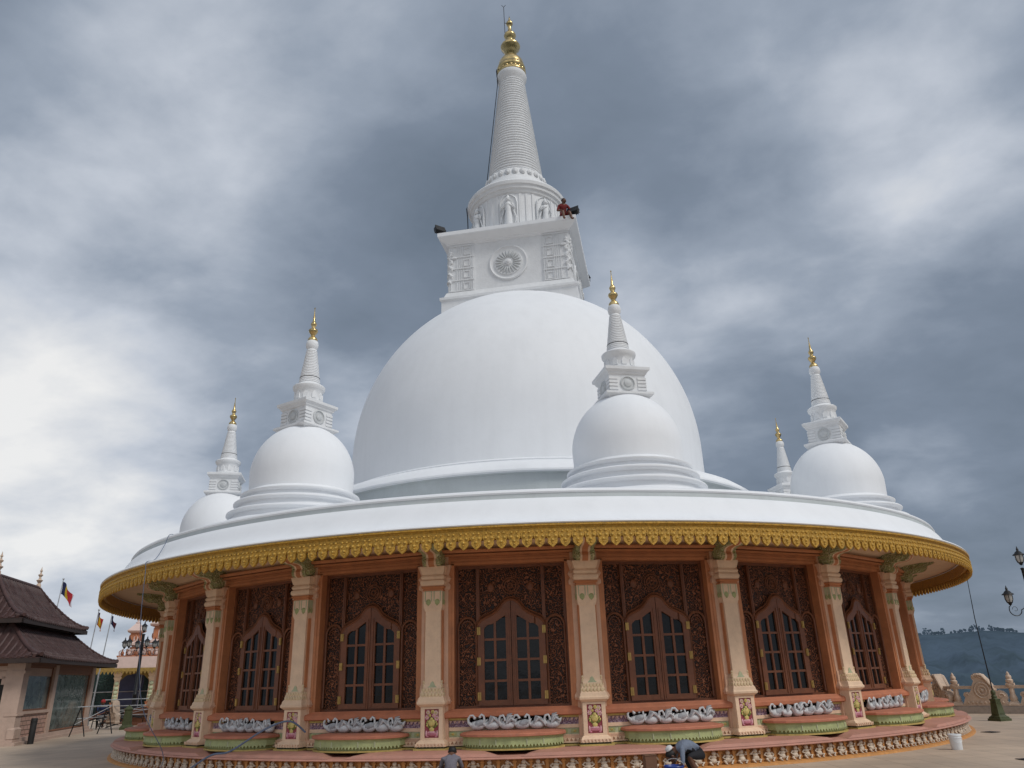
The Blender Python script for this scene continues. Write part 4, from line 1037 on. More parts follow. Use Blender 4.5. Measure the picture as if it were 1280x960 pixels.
for cy, s in ((0.5, 1), (WY - 0.4, -1)):   # cusped bracket corners of the end arches
    for r, z in ((0.40, 2.45), (0.26, 2.20), (0.14, 2.0)):
        y0, y1 = sorted((cy, cy + s * r)); m.box(0.0, 0.25, y0, y1, z, z + 0.27, 0)
m.build('arch_pier', M['pavwall'], PV, smooth=30)
m = MB(); m.box(0.42, 3.25, 0.0, 0.22, 0.22, 0.98, 0); m.box(0.42, 3.25, -0.05, 0.26, 0.98, 1.08, 1)
me_uv = [(p[0], p[2]) for p in m.v]
m.build('brick_panel', [M['brick'], M['pavwall']], PV, smooth=0, uvs=me_uv, weld=False)
m = MB(); m.box(-0.08, LX + 0.03, -0.03, 0.28, 2.62, 2.82, 0); m.box(-0.08, 0.2, 0, WY, 2.62, 2.82, 0); m.box(3.6, LX - 0.42, 0.0, 0.2, 2.42, 2.62, 0)
m.build('eave_beam', M['pavbrown'], PV, smooth=0)
for x0, x1, z0, z1 in ((0.42, 3.25, 1.08, 2.62), (3.60, LX - 0.42, 0.24, 2.42)):
    m = MB()
    m.box(x0, x0 + 0.06, 0.04, 0.14, z0, z1, 0); m.box(x1 - 0.06, x1, 0.04, 0.14, z0, z1, 0); m.box(x0 + 0.06, x1 - 0.06, 0.04, 0.14, z1 - 0.06, z1, 0); m.box(x0 + 0.06, x1 - 0.06, 0.04, 0.14, z0, z0 + 0.06, 0)
    w = m.build('shop_window', M['pavbrown'], PV, smooth=0)
    m = MB(); m.box(x0 + 0.05, x1 - 0.05, 0.085, 0.095, z0 + 0.05, z1 - 0.05, 0); m.build('pane', M['pavglass'], w, smooth=0)
    if x0 < 1:
        m = MB(); m.box(x0 + 0.06, x1 - 0.06, 0.07, 0.084, z1 - 0.34, z1 - 0.06, 0); m.build('blind', M['pavwall'], w, smooth=0)
m = MB(); m.box(0.3, 0.34, 0.3, WY - 0.3, 0.22, 2.62, 0); m.box(0.3, LX - .5, 0.30, 0.34, 0.22, 2.62, 0); m.build('interior_wall', M['pavdark'], PV, smooth=0)
def hip_roof(x0, x1, y0, y1, ze, zr, inset, nseg=8, top=None):
    """concave hip roof; returns mesh with uv"""
    m = MB(); uv = {}
    yc = (y0 + y1) / 2
    rings = []
    for i in range(nseg + 1):
        t = i / nseg; z = ze + (zr - ze) * (t ** 1.45)
        if top: tx0, tx1, ty0, ty1 = top
        else: tx0, tx1, ty0, ty1 = x0 + inset, x1 - inset, yc - 0.03, yc + 0.03
        e = 0.10 * (1 - t) ** 4
        a0, a1, b0, b1 = x0 + (tx0 - x0) * t, x1 + (tx1 - x1) * t, y0 + (ty0 - y0) * t, y1 + (ty1 - y1) * t
        rings.append((a0, a1, b0, b1, z, e))
    uvs = []
    for i in range(nseg):
        A = rings[i]; B = rings[i + 1]
        sl = hypot(B[2] - A[2], B[4] - A[4])
        for side in range(4):
            def pt(R, u):
                a0, a1, b0, b1, z, e = R
                zz = z + e * (abs(2 * u - 1) ** 6)
                if side == 0: return (a0 + (a1 - a0) * u, b0, zz)
                if side == 1: return (a1, b0 + (b1 - b0) * u, zz)
                if side == 2: return (a1 + (a0 - a1) * u, b1, zz)
                return (a0, b1 + (b0 - b1) * u, zz)
            K = 12
            for k in range(K):
                q = [pt(A, k / K), pt(A, (k + 1) / K), pt(B, (k + 1) / K), pt(B, k / K)]
                m.add(q, [(0, 1, 2, 3)], 0)
                for p, ii in zip(q, (i, i, i + 1, i + 1)): uvs.append(((p[0] if side in (0, 2) else p[1]), ii * sl))
    return m, uvs, rings
def roof_tier(name, args, top=None, ridge_tile=True):
    m, uvs, rings = hip_roof(*args, top=top)
    x0, x1, y0, y1, ze = args[:5]
    o = m.build(name, M['tiles'], PV, smooth=0, uvs=uvs, weld=False)
    f = MB()
    for a, b, c, d in ((x0, x1, y0, y0 + .05), (x0, x1, y1 - .05, y1), (x0, x0 + .05, y0, y1), (x1 - .05, x1, y0, y1)): f.box(a, b, c, d, ze - 0.16, ze - 0.004, 0)
    f.box(x0 + 0.06, x1 - 0.06, y0 + 0.06, y1 - 0.06, ze - 0.10, ze - 0.06, 0)
    f.build('fascia', M['roofdark'], o, smooth=0)
    h = MB()   # hip tiles and wavy eave edge
    for cx, cy in ((0, 2), (1, 2), (0, 3), (1, 3)):
        pts = [(r[cx], r[cy], r[4] + r[5] + 0.03) for r in rings]
        pts2 = [pts[0]]
        for a, b in zip(pts, pts[1:]):
            for k in range(1, 5): pts2.append(tuple(a[j] + (b[j] - a[j]) * k / 4 for j in range(3)))
        h.tube(pts2, [0.085 if k % 2 else 0.07 for k in range(len(pts2))], 8)
    n = int((x1 - x0) / 0.22)
    for k in range(n):
        x = x0 + (k + .5) * (x1 - x0) / n; e = 0.10 * abs(2 * (k + .5) / n - 1) ** 6
        h.tube([(x, y0 - 0.03, ze + e), (x, y0 + 0.35, ze + e + 0.06)], 0.05, 6)
    # rows of half-round tiles running up the two visible slopes
    def rows(side):
        a0, a1 = (x0, x1) if side == 0 else (y0, y1); n = int((a1 - a0) / 0.24)
        for k in range(n + 1):
            u = a0 + k * (a1 - a0) / n; pts = []
            for R in rings:
                lo, hi, fr = (R[0], R[1], R[2]) if side == 0 else (R[2], R[3], R[0])
                if not (lo - 1e-6 <= u <= hi + 1e-6): break
                w = abs(2 * (u - lo) / max(1e-6, hi - lo) - 1); z = R[4] + R[5] * w ** 6
                pts.append((u, fr, z) if side == 0 else (fr, u, z))
            if len(pts) > 1:
                q = []
                for a, b in zip(pts, pts[1:]):
                    L = (Vector(b) - Vector(a)).length; nn = max(1, int(L / 0.26))
                    for t in range(nn):
                        p0 = Vector(a).lerp(Vector(b), t / nn); p1 = Vector(a).lerp(Vector(b), (t + 0.93) / nn)
                        q += [(tuple(p0), 0.064 + random.uniform(-.004, .004)), (tuple(p1), 0.047)]
                h.tube([p for p, _ in q], [rr for _, rr in q], 6)
    rows(0); rows(1)
    h.build('hip_tiles', M['tiles'], o, smooth=50)
    # tile courses as real steps along the two visible slopes
    c = MB()
    for i in range(1, 40):
        t = i / 40; z = ze + (args[5] - ze) * (t ** 1.45)
        if top: tx0, tx1, ty0, ty1 = top
        else: tx0, tx1, ty0, ty1 = x0 + args[6], x1 - args[6], (y0 + y1) / 2, (y0 + y1) / 2
        a0, a1, b0 = x0 + (tx0 - x0) * t, x1 + (tx1 - x1) * t, y0 + (ty0 - y0) * t; b1 = y1 + (ty1 - y1) * t
        c.box(a0, a1, b0 - 0.02, b0 + 0.02, z - 0.004, z + 0.018, 0); c.box(a0 - 0.02, a0 + 0.02, b0, b1, z - 0.004, z + 0.018, 0)
    c.build('tile_courses', M['tiles'], o, smooth=0)
    return o
lo = roof_tier('lower_roof', (-0.75, LX + 0.75, -0.75, WY + 0.75, 2.85, 4.15, 1.6), top=(1.0, LX - 1.0, 1.0, WY - 1.0))
m = MB(); m.box(1.0, LX - 1.0, 1.0, WY - 1.0, 3.9, 4.45, 0); m.build('clerestory', M['roofdark'], PV, smooth=0)
up = roof_tier('upper_roof', (0.35, LX - 0.45, 0.45, WY - 0.45, 4.30, 6.05, 1.7))
m = MB(); yc = WY / 2; m.tube([(2.0, yc, 6.08), (LX - 2.1, yc, 6.08)], 0.09, 8); m.build('ridge', M['tiles'], up)
for x in (2.05, LX - 2.15):
    m = MB(); m.lathe([(0.10, 6.080), (0.09, 6.230), (0.05, 6.280), (0.10, 6.360), (0.14, 6.410), (0.06, 6.460), (0.04, 6.560), (0.09, 6.620), (0.10, 6.660), (0.04, 6.700), (0.03, 6.780), (0.06, 6.830), (0.03, 6.880), (0.0, 7.030)], 12)
    m.build('finial', M['rail'], up, (x, yc, 0))
# dark bin by the pavilion pier
m = MB(); m.lathe([(0.0, 0), (0.16, 0), (0.17, 0.9), (0.15, 0.92), (0.0, 0.92)], 20); m.lathe([(0.175, 0.78), (0.18, 0.8), (0.175, 0.82)], 20)
p = Vector((-18.25, 0.3, 0)) + PA * 0.55 - PB * 0.35
m.v = [(x * 0.62, y * 0.62, z * 0.92) for x, y, z in m.v]
o = m.build('litter_bin', M['pavdark'], None, (p.x, p.y, 0.0)); tag(o, 'slim dark grey bin standing against the salmon pavilion pier', 'bin')

# ---- flags
def flag(px, py, H, label, cols, wv, ht, sag, group='flags on poles behind the pavilion', lean=(0.35, 0)):
    F = empty('flag', (px, py, 0)); tag(F, label, 'flag', group)
    m = MB(); m.tube([(0, 0, 0), (lean[0], lean[1], H)], [0.035, 0.022], 8); m.ball((lean[0], lean[1], H + 0.04), 0.05); m.build('flag_pole', M['steel'], F)
    m = MB(); nu, nv = 24, 16; vs = []; uv = []
    for i in range(nu + 1):
        u = i / nu
        for j in range(nv + 1):
            v = j / nv
            x = lean[0] + wv * u * (0.75 + 0.1 * v) ; y = 0.10 * sin(u * 9 + v * 3) * (0.3 + u)
            z = H - 0.1 - ht * v - sag * u ** 1.15 + 0.05 * sin(u * 7)
            vs.append((x, y, z)); uv.append((u, v))
    fs = [(i * (nv + 1) + j, (i + 1) * (nv + 1) + j, (i + 1) * (nv + 1) + j + 1, i * (nv + 1) + j + 1) for i in range(nu) for j in range(nv)]
    m.add(vs, fs); m.build('flag_cloth', flag_mat('striped_flag_cloth', cols), F, uvs=uv, smooth=60, weld=False)
BL, YE, RE, WH, OR = (0.015, 0.02, 0.07), (0.60, 0.40, 0.03), (0.45, 0.03, 0.04), (0.65, 0.55, 0.58), (0.5, 0.16, 0.03)
# ---- leftover: positions measured on the ground plane
flag(-24.0, 10.15, 6.98, 'large flag with dark blue, yellow, red and white stripes, nearest above the brown roof', [BL, BL, YE, RE, RE, WH], 0.85, 0.6, 0.72)
flag(-22.45, 11.1, 5.5, 'small furled orange and yellow flag between the other two flags', [BL, OR, YE, RE, OR], 0.36, 0.6, 0.36)
flag(-21.9, 11.4, 5.35, 'small dark drooping flag, rightmost of the flags by the brown roof', [BL, BL, (0.1, 0.02, 0.03), (0.10, 0.03, 0.03)], 0.36, 0.40, 0.42)

# ---- green netting
n = empty('shade_net', (-29.5, 27, 0), radians(20)); tag(n, 'dark green shade netting stretched on tubes behind the terrace works', 'netting')
m = MB(); vs = []
for i in range(41):
    for j in range(7):
        x = -9 + 22 * i / 40; z = 3.25 * j / 6
        vs.append((x, 0.15 * sin(i * 1.1) + 0.08 * sin(i * 2.7 + j), z + (0.08 * sin(i * 0.9) if j == 6 else 0)))
m.add(vs, [(i * 7 + j, (i + 1) * 7 + j, (i + 1) * 7 + j + 1, i * 7 + j + 1) for i in range(40) for j in range(6)]); m.build('net_cloth', M['net'], n)
m = MB()
for i in range(9): m.tube([(-9 + 2.75 * i, -0.25, 0), (-9 + 2.75 * i, -0.25, 3.3)], 0.03, 6)
m.tube([(-9, -0.25, 3.2), (13, -0.25, 3.2)], 0.03, 6); m.tube([(-9, -0.25, 1.6), (13, -0.25, 1.6)], 0.035, 6)
m.build('net_frame', M['steel'], n)

# ---- second shrine in the background
S2 = empty('painted_shrine', (-26.2, 25.9, 0), atan2(-26.2, -53.9) + pi); S2.rotation_euler = (0, 0, math.atan2(26.2, 53.9)); tag(S2, 'ornate orange and white shrine hall with gold fringe behind the left lamp post', 'shrine')
m = MB(); m.box(-2.2, 7, -0.6, 6, 3.05, 3.25, 0); m.prism([(-2.35, 3.05), (7, 3.05), (7, 3.78), (-2.1, 3.78)], -0.65, 6, 0); m.box(-2.2, 7, -0.55, 6, 3.78, 3.86, 1)
m.build('roof_fascia', [M['t2fascia'], M['t2orange']], S2, smooth=0)
m = MB(); m.box(-4.4, 7, -0.75, -0.68, 2.85, 3.06, 0)
for i in range(52):
    x = -4.3 + i * 0.22; m.prism([(x - 0.1, 2.86), (x, 2.66), (x + 0.1, 2.86)], -0.74, -0.70, 0)
m.box(-4.4, -2.2, -0.7, 1.5, 2.98, 3.1, 0)
m.build('gold_fringe', M['t2gold'], S2, smooth=0)
for x in (-1.95, 0.15, 2.2, 4.3):
    m = MB(); m.rect([(0.26, -0.26, 0.0), (0.26, -0.26, 0.35), (0.22, -0.22, 0.8), (0.28, -0.28, 0.95)], 0.26, 1); m.rect([(0.17, -0.17, 0.95), (0.16, -0.16, 2.3), (0.24, -0.24, 2.45), (0.20, -0.20, 2.55), (0.28, -0.3, 2.7), (0.28, -0.3, 2.85)], 0.17, 0)
    for z in (1.1, 1.3, 1.55, 1.8, 2.1): m.ball((0, -0.2, z), (0.15, 0.08, 0.13), 2)
    m.build('shrine_column', [M['cream'], M['t2orange'], M['greenlight']], S2, (x, 0, 0), smooth=40)
m = MB()
for x0, x1 in ((-1.95, 0.15), (0.15, 2.2), (2.2, 4.3)):
    xc = (x0 + x1) / 2; r = (x1 - x0) / 2 - 0.15
    pts = [(x0 + 0.15, 2.9), (x0 + 0.15, 2.0)] + [(xc - r * cos(t), 2.05 + 0.62 * sin(t) + 0.05 * abs(sin(5 * t))) for t in [pi * i / 20 for i in range(21)]] + [(x1 - 0.15, 2.0), (x1 - 0.15, 2.9)]
    m.prism(pts[::-1], -0.05, 0.05, 0)
m.build('cusped_arch', M['t2gold'], S2, smooth=0)
m = MB(); m.box(-1.9, 7, 2.2, 2.3, 0.0, 3.0, 0); m.box(-1.9, 7, -0.3, 2.3, 0, 0.3, 1); m.build('shrine_wall', [M['t2blue'], M['t2orange']], S2, smooth=0)
rnd = random.Random(4)
def tower(x, y, w, z0, zb, zt):
    m = MB(); X = Matrix.Translation((x, y, 0))
    m.square([(w * 1.25, z0), (w * 1.25, z0 + .12), (w * 0.95, z0 + .18), (w * 0.85, z0 + .24)], 1, X); m.square([(w * 0.8, z0 + .24), (w * 0.75, zb - 0.1)], 0, X)
    m.square([(w * 0.8, zb - 0.1), (w * 1.2, zb), (w * 1.25, zb + 0.06), (w * 1.0, zb + 0.16), (w * 0.7, zb + 0.32), (w * 0.35, zb + 0.5), (w * 0.2, zb + 0.55)], 1, X)
    m.lathe([(w * 0.25, zb + 0.5), (w * 0.32, zb + 0.6), (w * 0.12, zb + 0.68), (w * 0.15, zb + 0.75), (0.0, zt)], 12, 1, X)
    for q in range(4):
        Y = X @ Matrix.Rotation(q * pi / 2, 4, 'Z'); m.prism([(-w * .3, z0 + .28), (w * .3, z0 + .28), (w * .3, zb - .4), (0, zb - .2), (-w * .3, zb - .4)], -w * .84, -w * .7, 1, Y); m.ball((0, -w * .85, z0 + .5), (w * .15, w * .1, .18), 0, Y)
    m.build('roof_tower', [M['t2orange'], M['t2fascia']], S2, smooth=30)
tower(-1.2, 0.6, 0.48, 4.55, 5.45, 6.5); tower(0.35, 0.8, 0.62, 4.7, 5.9, 7.1); tower(2.2, 0.8, 0.62, 4.7, 5.9, 7.1)
m = MB(); m.box(-1.7, 6, 0.1, 4, 3.86, 4.3, 1); m.box(-1.5, 6, 0.2, 4, 4.3, 4.42, 0); m.box(-1.4, 6, 0.3, 4, 4.42, 4.6, 1)
for i in range(16):
    x = -1.9 + i * 0.42
    m.ball((x, 0.0, 4.0), (0.12, 0.1, 0.16), i % 2); m.ball((x, 0.0, 4.22), (0.07, 0.07, 0.08), 1); m.tube([(x - .16, 0, 3.86), (x - .2, 0, 4.1), (x - .1, 0, 4.2)], 0.03, 5, 0)
m.build('parapet', [M['t2orange'], M['t2fascia']], S2, smooth=40)

# ---- iron barrier frames on the left paving
def barrier(loc, rz, label, L, H, group):
    b = empty('metal_trestle', loc, rz); tag(b, label, 'trestle', group)
    for x in (0, L):
        m = MB(); m.tube([(x, -0.35, 0), (x, 0, H)], 0.022, 6); m.tube([(x, 0.35, 0), (x, 0, H)], 0.022, 6); m.tube([(x, -0.22, H * .37), (x, 0.22, H * .37)], 0.016, 6)
        m.build('leg_frame', M['iron'], b)
    m = MB(); m.tube([(-0.2, 0, H), (L + 0.2, 0, H)], 0.024, 6); m.tube([(0, 0.15, H * .6), (L, 0.15, H * .6)], 0.018, 6); m.tube([(0, 0.2, H * .4), (L, -0.1, H * 0.95)], 0.014, 6)
    m.build('top_rail', M['steel'], b)
barrier((-18.5, 4.6, 0), radians(80), 'nearest black A-frame trestle on the left paving by the pavilion', 1.6, 1.1, 'metal trestles')
barrier((-20.6, 9.6, 0), radians(10), 'long low steel trestle frame standing behind the A-frame one', 3.0, 1.0, 'metal trestles')
barrier((-21.6, 12.4, 0), radians(8), 'farthest steel trestle frame before the lamp post', 3.0, 1.25, 'metal trestles')
for (x, y, rz_, lab) in ((-20.2, 11.0, 0.5, 'pile of scrap poles and boards leaning behind the nearest trestle'), (-21.9, 13.6, -0.3, 'pile of scrap poles heaped at the foot of the ornate shrine')):
    m = MB(); rr = random.Random(int(-x * 10))
    for k in range(22):
        a = rr.uniform(0, pi); L = rr.uniform(0.7, 1.5); cx_, cy_ = rr.uniform(-0.9, 0.9), rr.uniform(-0.4, 0.4); z0 = rr.uniform(0.03, 0.5); z1 = z0 + rr.uniform(-0.02, 0.5)
        m.tube([(cx_ - cos(a) * L / 2, cy_ - sin(a) * L / 2, z0), (cx_ + cos(a) * L / 2, cy_ + sin(a) * L / 2, z1)], rr.uniform(0.018, 0.035), 5, k % 3)
    q = m.build('scrap_pile', [M['pavdark'], M['wood'], M['iron']], None, (x, y, 0), rz_); tag(q, lab, 'scrap pile', None, None)
# tool clutter and a dark handcart under the shrine
for (x, y, r, lab, c) in ((-20.6, 12.9, 0.3, 'stack of dark timber crates behind the metal trestles', 'wood'), (-19.2, 12.2, -0.2, 'low heap of dark crates nearest the temple plinth on the left', 'iron'), (-23.0, 15.2, 0.1, 'dark crates standing at the foot of the left lamp post', 'iron')):
    m = MB()
    for i in range(3):
        for j in range(2):
            o = (i * 0.62, 0, j * 0.42)
            for k in range(4): m.box(o[0], o[0] + 0.58, o[1], o[1] + 0.02, o[2] + 0.02 + k * 0.10, o[2] + 0.09 + k * 0.10)
            m.box(o[0], o[0] + 0.58, 0.02, 0.45, o[2], o[2] + 0.38)
    q = m.build('crate_stack', M['wood'] if c == 'wood' else M['pavdark'], None, (x, y, 0), r, smooth=0); tag(q, lab, 'crates')
# end lion of the far balustrade beside the pavilion
q = carving_mesh().build('stone_lion', M['rail'], None, (-19.9, 9.9, 0), radians(-20), smooth=40); q.scale = (0.42, 1, 0.95); tag(q, 'carved beige stone end piece at the far corner of the pavilion', 'stone carving')
m = MB(); m.square([(0.26, 0), (0.26, 0.1), (0.18, 0.2), (0.14, 0.8), (0.18, 0.85), (0.1, 0.95), (0.0, 1.05)])
q = m.build('iron_pedestal', M['greeniron'], None, (-18.9, 9.3, 0), 0.3, smooth=30); tag(q, 'small olive green iron pedestal between the pavilion corner and the trestles', 'pedestal')

# ================================================================== CABLE AND HOSE
m = MB()
ca = [pol(12.3, radians(-48), 5.37), pol(12.65, radians(-45.5), 5.32), pol(13.1, radians(-43), 5.25), pol(13.32, radians(-41.6), 4.93), pol(13.62, radians(-40.3), 4.53), pol(13.87, radians(-39.8), 4.42), pol(13.9, radians(-39.4), 4.2), pol(13.9, radians(-38.8), 3.0), pol(13.7, radians(-38.2), 1.4), pol(13.15, radians(-37.8), 0.42), pol(13.25, radians(-37.5), 0.08), pol(13.9, radians(-36), 0.02)]
def smoothpath(P, n=8):
    out = []
    P = [Vector(p) for p in P]
    for i in range(len(P) - 1):
        a, b, c, d = P[max(0, i - 1)], P[i], P[i + 1], P[min(len(P) - 1, i + 2)]
        for k in range(n):
            t = k / n
            out.append(tuple(0.5 * ((2 * b) + (c - a) * t + (2 * a - 5 * b + 4 * c - d) * t * t + (3 * b - a - 3 * c + d) * t ** 3)))
    out.append(tuple(P[-1])); return out
m.tube(smoothpath(ca), 0.008, 6); q = m.build('power_cable', M['bluehose'], None); tag(q, 'thin dark cable running over the white roof edge and hanging down at left', 'cable')
m = MB()
hs = [pol(12.45, radians(-22), 0.78), pol(12.7, radians(-23), 1.0), pol(12.9, radians(-25), 0.86), pol(13.1, radians(-28), 0.48), pol(13.2, radians(-30), 0.40), pol(13.4, radians(-33), 0.05), pol(14.2, radians(-33), 0.03), pol(15.5, radians(-28), 0.03)]
m.tube(smoothpath(hs), 0.019, 7); q = m.build('hose', M['bluehose'], None); tag(q, 'blue grey hose draped over the planter ledge and down the plinth', 'hose')

# ================================================================== FLOODLIGHTS on the chamber cornice
def floodlight(lx, ly, z, rz, label, sc=1.0):
    X = Matrix.Rotation(PH0, 4, 'Z') @ Vector((lx, ly, z))
    f = empty('floodlight', tuple(X), rz); tag(f, label, 'floodlight', 'black floodlights on the square cornice')
    m = MB(); m.box(-0.20 * sc, 0.20 * sc, -0.08, 0.08, 0.14, 0.40, 0, Matrix.Rotation(radians(-25), 4, 'X')); m.box(-0.22 * sc, 0.22 * sc, -0.12, -0.085, 0.12, 0.42, 0, Matrix.Rotation(radians(-25), 4, 'X'))
    for i in range(5): m.box((-0.17 + i * 0.08) * sc, (-0.15 + i * 0.08) * sc, 0.08, 0.13, 0.16, 0.38, 0, Matrix.Rotation(radians(-25), 4, 'X'))
    m.build('lamp_housing', M['iron'], f, smooth=0)
    m = MB(); m.tube([(-0.23 * sc, 0, 0.27), (-0.23 * sc, 0, 0.0), (0.23 * sc, 0, 0.0), (0.23 * sc, 0, 0.27)], 0.015, 5); m.build('mounting_yoke', M['iron'], f)
floodlight(-2.70, -2.66, 18.45, 0.6, 'black floodlight on the front left corner of the square chamber')
floodlight(2.66, -2.66, 18.47, -0.5, 'black floodlight beside the seated man in red', 1.1)
floodlight(2.78, 2.6, 18.45, 1.2, 'small black floodlight on the rear right corner of the square chamber', 0.6)

# ================================================================== PEOPLE
def person(name, J, E, label, loc, rz, mats, extras=None, group=None):
    """J: joint -> (x,y,z,r); E: list of (a,b,mat index). One skinned surface; faces take the cloth of the nearest limb"""
    me = bpy.data.meshes.new('tmp'); names = list(J); idx = {n: i for i, n in enumerate(names)}
    me.from_pydata([J[n][:3] for n in names], [(idx[a], idx[b]) for a, b, _ in E], [])
    o = bpy.data.objects.new('tmp', me); COL.objects.link(o)
    sk = o.modifiers.new('s', 'SKIN'); sk.use_smooth_shade = True
    for i, n in enumerate(names):
        r = J[n][3]; me.skin_vertices[0].data[i].radius = (r, r) if not hasattr(r, '__len__') else r
        me.skin_vertices[0].data[i].use_root = (n == 'pelvis')
    sb = o.modifiers.new('b', 'SUBSURF'); sb.levels = 2; sb.render_levels = 2
    dg = bpy.context.evaluated_depsgraph_get(); dg.update()
    nm = bpy.data.meshes.new_from_object(o.evaluated_get(dg))
    bpy.data.objects.remove(o)
    for m_ in mats: nm.materials.append(m_)
    segs = [(Vector(J[a][:3]), Vector(J[b][:3]), mi) for a, b, mi in E]
    for p in nm.polygons:
        c = p.center; best = (1e9, 0)
        for a, b, mi in segs:
            d = b - a; t = max(0, min(1, (c - a).dot(d) / max(1e-9, d.length_squared))); q = (a + d * t - c).length
            if q < best[0]: best = (q, mi)
        p.material_index = best[1]; p.use_smooth = True
    P = bpy.data.objects.new(name, nm); COL.objects.link(P); P.location = loc; P.rotation_euler = (0, 0, rz)
    tag(P, label, 'person', group)
    return P
def limbs(J, both):
    return J
def head_extras(P, c, fwd, up, hairmat, cap=None, R=0.10):
    """hair cap, ears, nose added as children"""
    f = Vector(fwd).normalized(); u = Vector(up).normalized(); s = f.cross(u).normalized(); c = Vector(c)
    rot = Matrix((s, f, u)).transposed()
    m = MB(); m.ball(c + u * 0.018 - f * 0.02, (R * 0.98, R * 1.08, R * 1.05), 0, nu=14, nv=9, R=rot); m.build('hair', hairmat, P)
    m = MB(); m.ball(c - u * 0.015 + f * 0.025, (R * 0.80, R * 0.95, R * 1.10), 0, nu=14, nv=9, R=rot)
    m.ball(c - u * 0.02 + f * 0.115, (0.014, 0.022, 0.022), 0, R=rot)
    for k in (-1, 1): m.ball(c + s * k * R * 0.93 - u * 0.01, (0.014, 0.022, 0.032), 0, R=rot)
    m.ball(c - u * 0.065 + f * 0.095, (0.028, 0.012, 0.008), 1, R=rot)
    for k in (-1, 1): m.ball(c + s * k * 0.035 + f * 0.10 + u * 0.008, (0.014, 0.008, 0.008), 2, R=rot)
    m.build('face', [M['skin'], M['redsill'], M['hair']], P)
    if cap:
        m = MB(); m.ball(c + u * 0.035, (R * 1.08, R * 1.12, R * 0.95), 0, nu=14, nv=9, R=rot); m.build('cap', cap, P)
def hand(m, wrist, d, n, mi=0):
    """palm with five curled fingers; d = direction of fingers, n = palm normal"""
    d = Vector(d).normalized(); n = Vector(n).normalized(); s = d.cross(n).normalized(); w = Vector(wrist)
    rot = Matrix((s, d, n)).transposed()
    m.ball(w + d * 0.045, (0.040, 0.052, 0.016), mi, R=rot)
    for i, L in enumerate((0.070, 0.080, 0.075, 0.060)):
        b = w + d * 0.085 + s * (-0.03 + 0.02 * i)
        m.tube([b, b + d * L * 0.5 - n * 0.006, b + d * L * 0.8 - n * 0.03], [0.010, 0.009, 0.006], 6, mi)
    b = w + d * 0.03 - s * 0.036
    m.tube([b, b - s * 0.025 + d * 0.03, b - s * 0.02 + d * 0.06 - n * 0.01], [0.012, 0.010, 0.007], 6, mi)
CL = 0; SK = 1; TR = 2
# man bending down by the plinth, facing left (-x)
J = {'pelvis': (0.30, 0, 0.52, 0.145), 'waist': (0.14, 0, 0.62, 0.135), 'chest': (-0.04, 0, 0.66, 0.155), 'upper': (-0.15, 0, 0.63, 0.13), 'neck': (-0.24, 0, 0.575, 0.058), 'head': (-0.33, 0, 0.49, 0.095),
     'shl': (-0.14, 0.17, 0.60, 0.062), 'ell': (-0.20, 0.24, 0.34, 0.044), 'wrl': (-0.36, 0.16, 0.16, 0.030),
     'shr': (-0.14, -0.17, 0.60, 0.062), 'elr': (-0.18, -0.25, 0.34, 0.044), 'wrr': (-0.34, -0.15, 0.15, 0.030),
     'hl': (0.28, 0.11, 0.47, 0.105), 'kl': (0.00, 0.16, 0.44, 0.072), 'al': (0.16, 0.14, 0.09, 0.045), 'tl': (0.00, 0.15, 0.035, 0.036),
     'hr': (0.28, -0.11, 0.47, 0.105), 'kr': (-0.02, -0.16, 0.46, 0.072), 'ar': (0.18, -0.14, 0.09, 0.045), 'tr': (0.02, -0.16, 0.035, 0.036)}
Ed = [('pelvis', 'waist', 0), ('waist', 'chest', 0), ('chest', 'upper', 0), ('upper', 'neck', 1), ('neck', 'head', 1), ('upper', 'shl', 0), ('shl', 'ell', 0), ('ell', 'wrl', 1), ('upper', 'shr', 0), ('shr', 'elr', 0), ('elr', 'wrr', 1),
      ('pelvis', 'hl', 2), ('hl', 'kl', 2), ('kl', 'al', 2), ('al', 'tl', 1), ('pelvis', 'hr', 2), ('hr', 'kr', 2), ('kr', 'ar', 1), ('ar', 'tr', 1)]
P = person('person', J, Ed, 'crouching man in blue grey shirt and dark shorts bending over at the plinth', (2.50, -13.95, 0), radians(8), [M['shirtblue'], M['skin'], M['trousers']]); P.scale = (0.80, 0.8, 0.80)
head_extras(P, (-0.34, 0, 0.475), (-0.55, 0, -0.8), (-0.8, 0, 0.35), M['hair'])
m = MB(); hand(m, (-0.36, 0.16, 0.16), (-0.6, 0, -0.7), (0, 0, 1)); hand(m, (-0.34, -0.15, 0.15), (-0.6, 0, -0.7), (0, 0, 1)); m.build('hands', M['skin'], P)
m = MB(); m.lathe([(0.06, 0.0), (0.085, 0.02), (0.075, 0.07), (0.04, 0.09), (0.0, 0.095)], 16, 0, Matrix.Translation((-0.36, -0.02, 0.58)) @ Matrix.Rotation(-0.6, 4, 'Y')); m.build('cap', M['whitecap'], P)
